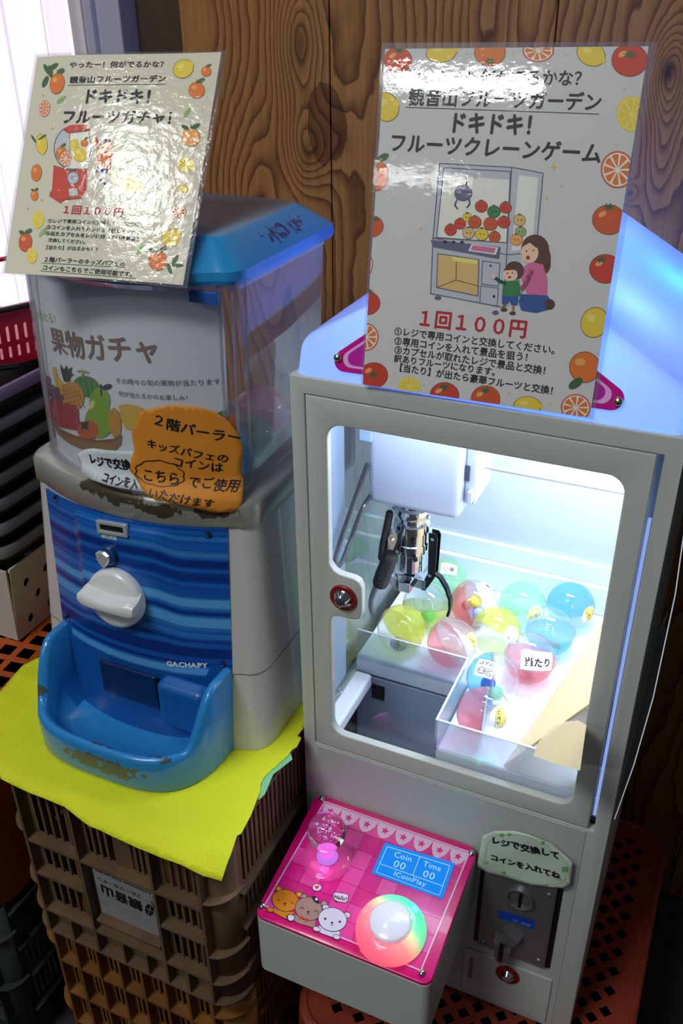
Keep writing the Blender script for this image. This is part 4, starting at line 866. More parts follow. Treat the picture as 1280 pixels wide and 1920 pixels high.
a.ell(580,575,40,42,SKN); a.poly([(540,565),(552,530),(590,522),(620,540),(620,575),(600,548),(570,552)], BRN); a.ell(562,575,3,4,K,n=8); a.ell(590,575,3,4,K,n=8); a.ell(575,600,12,8,RD)
a.line([(605,700),(635,770),(665,760),(700,720)], 22, YEL); a.ell(695,765,32,30,SKN); a.poly([(650,800),(700,730),(760,760),(790,810),(740,820)], YEL)
a.line([(372,234),(902,229)], 2.8, K); a.line([(228,1203),(685,1228)], 2.6, K); a.line([(222,1246),(742,1288)], 2.6, K)
a.text('やったー！何がでるかな？', (375,138), (915,134), K, bold=.02); a.text('観音山フルーツガーデン', (378,221), (905,213), K, bold=.03); a.text('ドキドキ！', (445,328), (870,330), K, bold=.045, hscale=1.22); a.text('フルーツガチャ！', (330,438), (985,446), K, bold=.035, hscale=1.15)
a.text('１回１００円', (330,930), (672,948), RD, bold=.03)
a.text('①レジで専用コインと交換してください。', (258,982), (770,1003), K, bold=.02); a.text('②コインを入れてハンドルを回してください。', (250,1016), (828,1053), K, bold=.02); a.text('③出たカプセルをレジに持っていき景品と', (246,1050), (768,1086), K, bold=.02); a.text('交換してください。', (262,1086), (480,1100), K, bold=.02); a.text('【当たり】が出るかも！？', (236,1126), (545,1140), K, bold=.02)
a.text('２階パーラーのキッズパフェの', (235,1194), (683,1222), K, bold=.025); a.text('コインもこちらでご使用可能です。', (228,1238), (740,1280), K, bold=.025)
a.done('printed_artwork', t)
put('laminate_film', sheet(ls_, [ls_.uv(p) for p in lq3], 28, 32, 0, a.lift+.0004), CLEAR('laminate_film2', (252,253,250), .0, rough=.06, refl=1.2, bump=.32, bscale=100), t, smooth=180)
#==PART4
# ================================================================== CAPSULE VENDING MACHINE
BZ = -.451; XC = -.18
def yc(z): return -.0155 - .104*(-.167-z)
def hwz(z): return .145 + .012*(-.167-z)/.284
SAG = .0415
def ring(z, xc, hw, y0, sag, yb, rc=.022, nf=22, ex=0):
    """plan outline: bowed front, rounded corners, straight sides and back"""
    hw += ex; y0 -= ex; yb += ex; o = []
    for i in range(nf+1):
        u = -1+2*i/nf; uu = u*(hw-rc)/hw; o.append((xc+u*(hw-rc), y0-sag*(1-uu*uu)))
    def corner(cx, cy, a0, a1, rx, ry, n=6):
        return [(cx+rx*math.cos(math.radians(a0+(a1-a0)*k/n)), cy+ry*math.sin(math.radians(a0+(a1-a0)*k/n))) for k in range(1, n+1)]
    e = (hw-rc)/hw; ye = y0-sag*(1-e*e); ry = rc*1.25
    o += corner(xc+hw-rc, ye+ry, -90, 0, rc, ry); o += [(xc+hw, (ye+ry+yb)/2)]
    o += [(xc+hw, yb-rc)]+corner(xc+hw-rc, yb-rc, 0, 90, rc, rc); o += [(xc, yb)]
    o += [(xc-hw+rc, yb)]+corner(xc-hw+rc, yb-rc, 90, 180, rc, rc); o += [(xc-hw, (ye+ry+yb)/2)]+[(xc-hw, ye+ry)]+corner(xc-hw+rc, ye+ry, 180, 270, rc, ry)[:-1]
    return [Vector((x, y, z)) for x, y in o]
gm = thing('capsule_vending_machine', 'white and blue capsule vending machine with clear hopper and white turning knob', 'vending machine', (XC, .06, BZ))
gw = M('vending_white', (206,202,202), .3, coat=.35, cr=.12, noise_amt=.04, noise_scale=12)
def wallz(z): return ring(z, XC, hwz(z), yc(z), SAG, .20)
put('body', fixn(MB().loft([wallz(z) for z in (BZ, -.42, -.345, -.27, -.20, -.167)]).mesh()), gw, gm, smooth=40)
put('seam', fixn(MB().loft([ring(z, XC, hwz(z), yc(z), SAG, .20, ex=.0005) for z in (-.3478,-.3468)]).mesh()), M('seam_grey', (120,118,122), .6), gm, smooth=40)
silv = M('collar_silver', (160,160,154), .33, .35)
nt = silv.node_tree; N = nt.nodes; L = nt.links
def wear(mat, base, worn, region, scale, thr):
    """worn paint patches: noise threshold inside a soft box (object coordinates)"""
    nt = mat.node_tree; N = nt.nodes; L = nt.links; b = N['Principled BSDF']; tc = N.new('ShaderNodeTexCoord'); n = N.new('ShaderNodeTexNoise'); n.inputs['Scale'].default_value = scale; n.inputs['Detail'].default_value = 5; n.inputs['Roughness'].default_value = .6; L.new(tc.outputs['Object'], n.inputs['Vector'])
    tot = None
    for (c, r_) in region:
        vm = N.new('ShaderNodeVectorMath'); vm.operation = 'SUBTRACT'; L.new(tc.outputs['Object'], vm.inputs[0]); vm.inputs[1].default_value = c
        vd = N.new('ShaderNodeVectorMath'); vd.operation = 'DIVIDE'; L.new(vm.outputs[0], vd.inputs[0]); vd.inputs[1].default_value = r_
        ln = N.new('ShaderNodeVectorMath'); ln.operation = 'LENGTH'; L.new(vd.outputs[0], ln.inputs[0])
        mr = N.new('ShaderNodeMapRange'); mr.inputs['From Min'].default_value = 1.15; mr.inputs['From Max'].default_value = .5; mr.inputs['To Max'].default_value = .42; L.new(ln.outputs['Value'], mr.inputs['Value'])
        if tot is None: tot = mr.outputs[0]
        else: mx = N.new('ShaderNodeMath'); mx.operation = 'MAXIMUM'; L.new(tot, mx.inputs[0]); L.new(mr.outputs[0], mx.inputs[1]); tot = mx.outputs[0]
    ad = N.new('ShaderNodeMath'); L.new(n.outputs['Fac'], ad.inputs[0]); L.new(tot, ad.inputs[1]); gt = N.new('ShaderNodeMapRange'); gt.inputs['From Min'].default_value = thr; gt.inputs['From Max'].default_value = thr+.02; L.new(ad.outputs[0], gt.inputs['Value'])
    mx = N.new('ShaderNodeMix'); mx.data_type = 'RGBA'; L.new(gt.outputs[0], mx.inputs[0]); mx.inputs[6].default_value = lin(base)+(1,); mx.inputs[7].default_value = lin(worn)+(1,); L.new(mx.outputs[2], b.inputs['Base Color'])
wear(silv, (160,160,154), (84,74,58), [((-.19,-.056,-.140),(.055,.02,.016)), ((-.12,-.06,-.150),(.05,.02,.012)), ((-.07,-.04,-.14),(.04,.02,.02))], 60, .78)
def cr(z, ex): return ring(z, XC, hwz(-.167), yc(-.167), SAG, .20, ex=ex)
put('collar', fixn(MB().loft([cr(-.1672,.0010), cr(-.1655,.0026), cr(-.1420,.0022), cr(-.1375,-.0005), cr(-.1365,-.004), cr(-.1360,-.016)]).mesh()), silv, gm, label='silver grey collar with worn paint', smooth=50)
# blue striped panel
pmat = M('panel_blue', (20,80,170), .32, coat=.12)
nt = pmat.node_tree; N = nt.nodes; L = nt.links; tc = N.new('ShaderNodeTexCoord'); sp = N.new('ShaderNodeSeparateXYZ'); L.new(tc.outputs['UV'], sp.inputs[0])
def stripe(sc, off):
    c = N.new('ShaderNodeCombineXYZ'); ma = N.new('ShaderNodeMath'); ma.operation = 'MULTIPLY'; ma.inputs[1].default_value = .006; L.new(sp.outputs['X'], ma.inputs[0]); L.new(ma.outputs[0], c.inputs[0])
    L.new(sp.outputs['Y'], c.inputs[1]); c.inputs[2].default_value = off; n = N.new('ShaderNodeTexNoise'); n.inputs['Scale'].default_value = sc; n.inputs['Detail'].default_value = .6; L.new(c.outputs[0], n.inputs['Vector']); return n.outputs['Fac']
r = N.new('ShaderNodeValToRGB'); r.color_ramp.interpolation = 'EASE'; e = r.color_ramp.elements
e[0].position = .28; e[0].color = lin((8,48,128))+(1,); e[1].position = .74; e[1].color = lin((84,160,226))+(1,)
for p_, c_ in ((.38,(12,66,156)),(.44,(22,100,186)),(.50,(14,78,170)),(.56,(46,124,200)),(.60,(30,104,188)),(.66,(60,128,196))): q = e.new(p_); q.color = lin(c_)+(1,)
ad = N.new('ShaderNodeMath'); ad.operation = 'MULTIPLY_ADD'; L.new(stripe(6, 3.3), ad.inputs[0]); ad.inputs[1].default_value = 1.0; L.new(stripe(15, 1.0), ad.inputs[2]); hv = N.new('ShaderNodeMath'); hv.operation = 'MULTIPLY'; hv.inputs[1].default_value = .5; L.new(ad.outputs[0], hv.inputs[0]); 
st = N.new('ShaderNodeMapRange'); st.inputs['From Min'].default_value = .32; st.inputs['From Max'].default_value = .68; L.new(hv.outputs[0], st.inputs['Value']); L.new(st.outputs[0], r.inputs[0]); L.new(r.outputs[0], N['Principled BSDF'].inputs['Base Color'])
pn_n = Vector((0,-1,.104)).normalized()
pbend = lambda u, v: SAG*(1-(u/.147)**2)
ps = Surf((XC, yc(-.167), -.167), pn_n, (1,0,0), bend=pbend)
def sst(x, a_, b_): t = max(0, min(1, (x-a_)/(b_-a_))); return t*t*(3-2*t)
pc = [Vector(ps.uv(p)) for p in ((88,915),(427,989),(438,1270),(122,1175))]
nx, ny = 60, 50; v = []; f = []; uvs = []
def relief(u_, v_):
    pod = sst(u_,.22,.27)*(1-sst(u_,.66,.80))*sst(v_,.03,.04+.03)*(1-sst(v_,.55,.95))
    return .0040*pod
for j in range(ny+1):
    for i in range(nx+1):
        a_, b_ = i/nx, j/ny; q = (pc[0]*(1-a_)+pc[1]*a_)*(1-b_)+(pc[3]*(1-a_)+pc[2]*a_)*b_; v.append(ps.pos(q.x, q.y, .0022+relief(a_, b_))); uvs.append((a_, b_*1.0+.05*relief(a_,b_)/.004))
for j in range(ny):
    for i in range(nx): k = j*(nx+1)+i; f.append((k, k+nx+1, k+nx+2, k+1))
n0 = len(v)
ringi = [i for i in range(nx+1)]+[j*(nx+1)+nx for j in range(1,ny+1)]+[ny*(nx+1)+i for i in range(nx-1,-1,-1)]+[j*(nx+1) for j in range(ny-1,0,-1)]
for k in ringi:
    v.append(v[k]-ps.n*.0030); uvs.append(uvs[k])
for i in range(len(ringi)): f.append((ringi[i], ringi[(i+1)%len(ringi)], n0+(i+1)%len(ringi), n0+i))
me = mesh(v, f); ul = me.uv_layers.new(name='UVMap')
for lp in me.loops: ul.data[lp.index].uv = uvs[lp.vertex_index]
panel = put('front_panel', me, pmat, gm, label='glossy blue striped front panel', smooth=60)
a = Art(ps, .0026, fine=.01); wl = M('logo_white', (225,232,240), .3)
a.text('GACHAPY', (315,1246), (393,1250), wl, bold=.05, hscale=.95); a.done('lettering', panel)
for px in ((109,933),(391,1000),(131,1157),(419,1243)):
    u_, v_ = ps.uv(px); put('screw', MB().lathe([(.0042,0),(.0042,.0012),(.0030,.0014),(.0022,.0004),(0,.0006)], ps.pos(u_,v_,.0020), ps.n, 16).mesh(), M('screw_dark', (70,84,120), .3, .8), panel, smooth=40)
def pp_(px, h=0): u_, v_ = ps.uv(px); return ps.pos(u_, v_, h)
c = ps.uv((218,986)); e1 = (Vector(ps.uv((242,990)))-Vector(ps.uv((194,982)))).normalized()
def pl(x, y, z, c=c, e=e1): q = Vector(c)+e*x+Vector((-e.y,e.x))*y; return ps.pos(q.x, q.y, z)
chl = M('chrome_light', (225,228,232), .22, .55)
cf = put('coin_frame', plate([rrect(-.0200,-.0075,.0200,.0075,.0015,3), rrect(-.0155,-.0036,.0155,.0036,.001,2)], .005, lambda x,y,z: pl(x,y,.0072+z), .0008), chl, panel, label='chrome coin slot frame', smooth=40)
put('coin_slot', plate([rrect(-.0157,-.0038,.0157,.0038,.001,2)], .001, lambda x,y,z: pl(x,y,.0066+z)), MATS['slot_black'], cf)
a = Art(ps, .0066); a.poly([(198,992),(225,998),(226,1009),(197,1003)], M('tape_white', (190,205,215), .5)); a.text('コイン', (202,1002), (222,1006), K); a.done('small_sticker', panel, 'tiny white sticker under the coin slot')
put('lock_boss', MB().lathe([(.0118,0),(.0115,.007),(.0095,.0085),(0,.0090)], pp_((212,1034), .005), ps.n, 28).mesh(), M('boss_blue', (24,62,120), .3, coat=.4), panel, label='dark blue lock boss', smooth=50)
lkc = pp_((209,1039), .0135); u3 = Vector((1,0,0)); v3 = ps.n.cross(u3)
put('lock_shield', fixn(MB().loft([[lkc+u3*x*s_+v3*y*s_+ps.n*h for x, y in ((-.0095,.006),(-.005,.0095),(.003,.0100),(.0085,.0065),(.0080,.0),(.0040,-.0065),(-.0005,-.0100),(-.0055,-.006),(-.0088,0))] for s_, h in ((1,-.006),(1,.001),(.8,.0032))]).mesh()), chl, panel, label='chrome shield-shaped lock', smooth=30)
# knob
kc = pp_((230,1112), .0050); kd = ps.n
kw = M('knob_white', (226,226,228), .28, coat=.4)
knob = put('turn_knob', MB().lathe([(.0345,0),(.0352,.003),(.0352,.009),(.0340,.0125),(.0300,.0145),(.0,.0160)], kc, kd, 48).mesh(), kw, gm, label='round white turning knob', smooth=50)
g1 = pp_((164,1128), .030)-kc; g1 = (g1-kd*g1.dot(kd)).normalized()
gx = (pp_((276,1164),.03)-pp_((163,1125),.03)); gx = (gx-kd*gx.dot(kd)).normalized(); gy = kd.cross(gx)
rings = []
for i in range(17):
    t = -1+2*i/16; half = .0335*t; wd = .0082*(1+.35*abs(t)**2)*(1 if abs(t) < .95 else .8); hh = .032-.004*abs(t)**2
    cxs = kc+gx*half-gy*.004*(1-t*t)*0
    sec = [(-wd*1.0,.006),(-wd*1.0,hh*.72),(-wd*.8,hh*.93),(-wd*.4,hh),(wd*.4,hh),(wd*.8,hh*.93),(wd*1.0,hh*.72),(wd*1.25,.012),(wd*1.5,.006)]
    rings.append([cxs+gy*a_+kd*b_ for a_, b_ in sec])
ends = [[rings[0][len(rings[0])//2].lerp(p, .6)-gx*.0025 for p in rings[0]]]; ende = [[rings[-1][len(rings[0])//2].lerp(p, .6)+gx*.0025 for p in rings[-1]]]
put('grip', fixn(MB().loft(ends+rings+ende).mesh()), kw, knob, label='white thumb grip bar', smooth=50)
# tray
trm = M('tray_blue', (42,136,208), .25, coat=.5, cr=.1)
wear(trm, (42,136,208), (72,84,90), [((-.165,-.163,-.425),(.075,.02,.017)), ((-.115,-.140,-.405),(.045,.02,.006)), ((-.165,-.150,-.402),(.04,.012,.005)), ((-.280,-.115,-.392),(.008,.02,.010))], 120, .80)
def plan(t, ins=0, dep=.112, hw=.1165):
    th = PI*t; c_, s_ = math.cos(th), math.sin(th); e_ = .62
    x = -.1765-(hw-ins)*(abs(c_)**e_)*(1 if c_ > 0 else -1); y = -.052-(dep-ins)*(s_**e_ if s_ > 0 else 0); return x, y
NT = 48; R1 = []
for i in range(NT+1):
    t = i/NT; d = min(t, 1-t); zr = -.402+.064*(1-sst(d, .04, .21))
    ox, oy = plan(t); mx_, my_ = plan(t, .004); ix, iy = plan(t, .0115); fx, fy = plan(t, .030)
    zz = zr
    R1.append([Vector((ox*.995-.178*.005, oy*.985, BZ+.0005)), Vector((ox, oy, BZ+.006)), Vector((ox, oy, zz-.006)), Vector((ox+(mx_-ox)*.4, oy+(my_-oy)*.4, zz-.0015)), Vector((mx_, my_, zz)), Vector(((mx_+ix)/2, (my_+iy)/2, zz-.0003)), Vector((ix, iy, zz-.004)), Vector((ix+(fx-ix)*.25, iy+(fy-iy)*.25, zz-(zz-BZ-.012)*.6)), Vector((fx, fy, BZ+.014)), Vector((-.178+(fx+.178)*.5, -.052+(fy+.052)*.5, BZ+.010)), Vector((-.178+(fx+.178)*.02, -.052, BZ+.010))])
tray = put('dispensing_tray', fixn(MB().loft(R1, False, False, closed=False).mesh()), trm, gm, label='scuffed blue dispensing tray', smooth=60)
put('chute_back', fixn(MB().loft([[Vector((-.1765+u*.112, yc(z)-SAG*(1-((.0035+u*.112)/hwz(z))**2)-.0012, z)) for u in [q/8-1 for q in range(17)]] for k, z in enumerate((-.335,-.41,BZ+.011))], False, False, closed=False).mesh()), M('chute_blue', (18,84,160), .3, coat=.4), tray, smooth=60)
put('chute_dark_gap', rbox((-.218,-.0865,-.400),(-.140,-.0815,-.352),.003), M('gap_navy', (10,40,90), .3, coat=.4), tray, label='dark gap made as a navy plate')  # dark gap behind the tray, its shade put into a navy plate
put('chute_block', rbox((-.136,-.094,-.415),(-.075,-.070,-.352),.008,4), M('chute_blue2', (22,98,176), .3, coat=.4), tray)
# hopper
HT, HB = .0900, -.1362
def hring(z, ex=0):
    t = (z-HB)/(HT-HB); return ring(z, -.181+.0145*t, .128-.003*t, -.004-.007*t, .0435, .182, .016, ex=ex)
hm = CLEAR('hopper_clear', (246,248,250), .12, (225,225,235), rough=.05, refl=1.4, bump=.05, bscale=25)
hop = put('hopper', fixn(MB().loft([hring(z) for z in (HB, -.08, -.02, .04, HT)], False, False).mesh()), hm, gm, label='clear plastic hopper', smooth=50)
he = CLEAR('hopper_edge', (235,235,240), .35, (235,225,230), rough=.1, refl=2)
for idx in (0, 22, 25, 28):
    put('corner_edge', MB().tube([hring(z)[idx if idx < 23 else idx] for z in (HB+.001, -.02, HT)], .0016, 6).mesh(), he, hop)
put('corner_edge', MB().tube([hring(z)[-5] for z in (HB+.001, -.02, HT)], .0018, 6).mesh(), he, hop)
put('top_band', fixn(MB().loft([hring(HT-.010, .0012), hring(HT, .0012)], False, False).mesh()), CLEAR('band_clear', (240,240,248), .3, (225,228,240), refl=2), hop, smooth=50)
put('bottom_band', fixn(MB().loft([hring(HB+.001, .0012), hring(HB+.006, .0012)], False, False).mesh()), MATS['band_clear'], hop, smooth=50)
# lid
lm = M('lid_blue', (38,140,205), .22, coat=.6, noise_amt=.1, noise_scale=8)
wear(lm, (38,140,205), (30,50,110), [((-.055,.10,.105),(.02,.08,.02)), ((-.06,.03,.10),(.012,.06,.012))], 120, .90)
nt = lm.node_tree; N = nt.nodes; L = nt.links; bb_ = N['Principled BSDF']; src = bb_.inputs['Base Color'].links[0].from_socket
ge = N.new('ShaderNodeNewGeometry'); sp = N.new('ShaderNodeSeparateXYZ'); L.new(ge.outputs['Normal'], sp.inputs[0]); mr = N.new('ShaderNodeMapRange'); mr.inputs['From Min'].default_value = .93; mr.inputs['From Max'].default_value = .99; mr.inputs['To Max'].default_value = .72; L.new(sp.outputs['Z'], mr.inputs['Value'])
mx = N.new('ShaderNodeMix'); mx.data_type = 'RGBA'; L.new(mr.outputs[0], mx.inputs[0]); L.new(src, mx.inputs[6]); mx.inputs[7].default_value = lin((128,142,158))+(1,); L.new(mx.outputs[2], bb_.inputs['Base Color']); mr2 = N.new('ShaderNodeMapRange'); mr2.inputs['From Min'].default_value = .93; mr2.inputs['From Max'].default_value = .99; mr2.inputs['To Min'].default_value = .5; mr2.inputs['To Max'].default_value = .06; L.new(sp.outputs['Z'], mr2.inputs['Value']); L.new(mr2.outputs[0], bb_.inputs['Coat Weight'])
def lring(z, ex): return ring(z, -.1655, .126, -.011, .0435, .190, .018, ex=ex)
put('lid', fixn(MB().loft([lring(HT-.004,.0035), lring(HT+.0005,.0048), lring(HT+.008,.0040), lring(HT+.031,-.0225), lring(HT+.0325,-.0255)]).mesh()), lm, gm, label='blue lid, dusty on top', smooth=22)
put('latch', rbox((-.082,-.0345,.070),(-.052,-.0305,.0815),.001), M('latch_blue', (40,90,170), .3), gm)
# flyer inside hopper
fs = Surf((-.1735, -.0045, -.025), Vector((0,-1,.032)), (1,0,0), bend=lambda u, v: .0425*(1-(u/.127)**2)-.0026)
fsh = 0; fl_ = thing('fruit_flyer', 'white printed fruit flyer curved inside the clear hopper front', 'flyer', (-.17,-.04,-.13))
fq = [fs.uv((70,548)), fs.uv((452,560)), fs.uv((484,905)), fs.uv((118,840))]
fq = [(-.115,.100),(.112,.100),(.110,-.106),(-.118,-.106)]
put('paper', sheet(fs, fq, 80, 4, 0, 0), M('flyer_paper', (236,238,242), .6), fl_, smooth=180)
a = Art(fs, .0009, fine=.006); cv3 = lambda p: (p[0]/2.2857, 500+p[1]/2.2857); a.conv = cv3
BRT = M('flyer_brown', (140,108,96), .6); GT = M('flyer_green', (176,186,120), .6); FK = M('flyer_black', (70,66,72), .6)
BW = M('bowl_brown', (158,116,66), .6); BW2 = M('bowl_brown2', (136,96,52), .6); PU = M('grape', (110,70,90), .6); AP = M('apple', (178,50,56), .6); PI2 = M('pineapple', (218,150,60), .6); MEL = M('melon', (76,134,66), .6); PE = M('pear', (140,178,48), .6); DG = M('dark_green', (34,58,48), .6); PER = M('persimmon', (206,96,48), .6); LEM = M('flyer_lemon', (228,186,56), .6)
a.ell(172, 360, 10, 45, PI2, -5)
a.poly([(225,430),(240,428),(250,470),(275,500),(262,540),(245,520),(230,460)], LEM); a.ell(372, 512, 58, 44, MEL, 20); a.line([(355,470),(358,445),(335,447)], 8, GRL); a.line([(358,447),(380,452)], 8, GRL)
for i in range(4): a.line([(330+i*25,478+i*6),(350+i*22,548)], 2, GRL)
a.poly([(260,416),(276,440),(288,420),(292,440),(312,428),(306,452),(318,460),(304,472),(300,492),(276,490),(262,440)], DG); a.ell(312, 553, 50, 62, PI2, -15)
for i in range(5): a.line([(272+i*16,510+i*4),(300+i*16,610-i*2)], 2, BW); a.line([(345,510+i*20),(275,530+i*18)], 2, BW)
for x, y in ((205,500),(225,520),(245,530),(215,540),(240,555),(262,560),(230,575),(255,580),(205,482)): a.ell(x, y, 15, 16, PU, n=12)
a.ell(235, 610, 38, 45, AP); a.ell(290, 625, 50, 42, AP); a.poly([(205,560),(225,600),(340,640),(345,700),(250,680),(215,620)], AP)
a.ell(430, 575, 44, 60, PE); a.ell(428, 660, 62, 72, PE); a.line([(437,550),(434,505)], 7, DG); a.ell(460, 514, 22, 11, DG, -20); a.ell(398, 590, 10, 20, YEL, 20)
a.ell(495, 668, 26, 66, PI2, -5); a.ell(380, 698, 46, 42, PER); a.poly([(345,660),(362,668),(385,658),(380,680),(388,700),(366,692),(350,696),(354,678)], DG)
a.poly([(228,655),(260,690),(330,722),(420,740),(490,735),(524,715),(520,760),(495,785),(440,795),(370,785),(300,755),(250,715)], BW); a.poly([(228,655),(260,690),(330,722),(420,740),(490,735),(524,715),(522,728),(490,748),(420,752),(330,735),(258,702)], BW2)
a.poly([(512,592),(545,586),(600,596),(632,612),(600,650),(570,700),(540,690),(520,650)], LEM); a.ell(985, 675, 34, 40, PER); a.ell(950, 630, 25, 12, GRN, -20)
a.text('何が当たる！', (142,212), (258,240), GT); a.text('果物ガチャ', (228,352), (700,398), BRT, bold=.02)
a.text('その時々の旬の果物が当たります！', (498,497), (985,498), FK); a.text('何が当たるかのお楽しみ！', (510,551), (825,570), FK)
a.done('printed_artwork', fl_)
# capsules inside the hopper
for i, (px, y, colk, lab) in enumerate((((520,835), .07, 'green', 'pale green capsule seen through the right side of the hopper'), ((522,780), .10, 'pink', 'pink capsule above the pale green one inside the hopper'), ((470,860), .02, 'blue', 'pale blue capsule at the front right corner inside the hopper'))):
    c = onP(px, (0, y, 0), (0,1,0)); c.x = min(c.x, -.091); t = thing('toy_capsule', lab, 'capsule', (c.x, c.y, c.z-CR), 'toy capsules in the hopper')
    cap_half(c, (.3,-.2,.8), tintm(colk), 'coloured_half', t, True); cap_half(c, (-.3,.2,-.8), clr, 'clear_half', t, False)
# ================================================================== NOTES
def note(name, label, surf, pts, mat, cvf, texts, extra=None, lift=.001, curl=None):
    t = thing(name, label, 'note', (0,0,0)); b = Art(surf, lift, fine=.008); b.conv = cvf; b.poly(pts, mat); c0 = b.mb.v[0]; t.location = c0
    pm = put('paper', b.mb.mesh(), b.mats, t, smooth=180); so = pm.modifiers.new('thickness', 'SOLIDIFY'); so.thickness = .0002; so.offset = 1
    if curl:
        for v in pm.data.vertices: v.co += curl(v.co)
    b2 = Art(surf, lift+.0007, fine=.008); b2.conv = cvf
    if extra: extra(b2)
    for st_, p0, p1, h, bd, jt in texts: b2.text(st_, p0, p1, inkb, hscale=h, bold=bd, jit=jt)
    w_ = b2.done('handwriting', t)
    if curl:
        for v in w_.data.vertices: v.co += curl(v.co)
    return t
ns = Surf((-.1735,-.0045,-.025), Vector((0,-1,.032)), (1,0,0), bend=lambda u, v: .0435*(1-(u/.128)**2)+.0022+.0125*sst(-v,.088,.112))
def cloud(b):
    pts = []
    for k in range(48):
        t = 2*PI*k/48; r_ = 1+.10*abs(math.sin(t*5)); pts.append((692+98*r_*math.cos(t), 882+52*r_*math.sin(t)+12*math.cos(t)))
    b.line(pts, 4, inkb, True)
note('handwritten_note', 'white note taped low on the hopper behind the orange one', ns, [(330,805),(365,782),(400,778),(560,790),(640,800),(640,965),(560,955),(470,938),(395,912),(350,880)], M('note_white', (206,214,216), .7, bump=.2, bscale=60), cv3,
     [('レジで交換', (386,838), (566,866), 1.1, .04, .5), ('コインを入', (436,918), (590,948), 1.1, .04, .5)], lift=.0005)
note('orange_note', 'orange wavy-edged handwritten note on the hopper front', ns, [(590,662),(600,628),(640,606),(740,590),(860,598),(930,620),(985,660),(1025,712),(1047,780),(1036,880),(1040,940),(1044,1000),(1030,1030),(1005,1046),(930,1050),(800,1022),(650,985),(612,950),(590,905),(562,870),(568,820),(582,780),(570,710)], M('note_orange', (226,142,38), .65, bump=.35, bscale=50), cv3,
     [('２階パーラー', (655,664), (1040,752), 1.0, .015, .6), ('キッズパフェの', (632,760), (985,836), .95, .015, .6), ('コインは', (742,842), (962,872), 1.0, .015, .5), ('こちら', (615,905), (775,930), 1.15, .015, .5), ('でご使用', (805,932), (1015,968), 1.0, .015, .5), ('いただけます', (635,976), (925,1024), .9, .015, .5)], cloud, lift=.0025)
cvn = lambda p: (820+p[0]/2.783, 1480+p[1]/2.783)
def clovers(b):
    gl = M('clover', (110,178,90), .6); lt = M('clover_pale', (176,206,150), .6)
    b.line([(262,275),(310,235),(420,232),(545,262),(600,285),(680,390),(665,470),(625,492),(500,492),(400,455),(270,415),(240,385)], 2, lt, True)
    for x, y, r_, m_ in ((665,413,20,gl),(345,433,11,gl),(255,375,10,lt),(635,463,10,lt),(550,275,11,gl),(375,232,10,gl),(335,235,12,gl),(490,492,6,gl),(560,497,7,gl)):
        for k in range(4): b.ell(x+r_*.45*math.cos(PI/4+k*PI/2), y+r_*.45*math.sin(PI/4+k*PI/2), r_*.5, r_*.42, m_)
ws = Surf((0,-.0095,0), (0,-1,0), (1,0,0), bend=lambda u, v: .0010*math.sin(u*80)*math.cos(v*60))
note('handwritten_note', 'white clover-edged note curling above the coin slot', ws, [(235,240),(300,215),(400,215),(470,232),(590,280),(650,330),(705,380),(690,500),(655,517),(560,508),(490,500),(400,475),(270,440),(205,400),(225,300)], M('note_pale', (206,218,204), .7, bump=.2, bscale=60), cvn,
     [('レジで交換して', (280,272), (640,362), 1.1, .05, .5), ('コインを入れてね', (275,358), (640,462), 1.1, .05, .5)], clovers, lift=.0005)
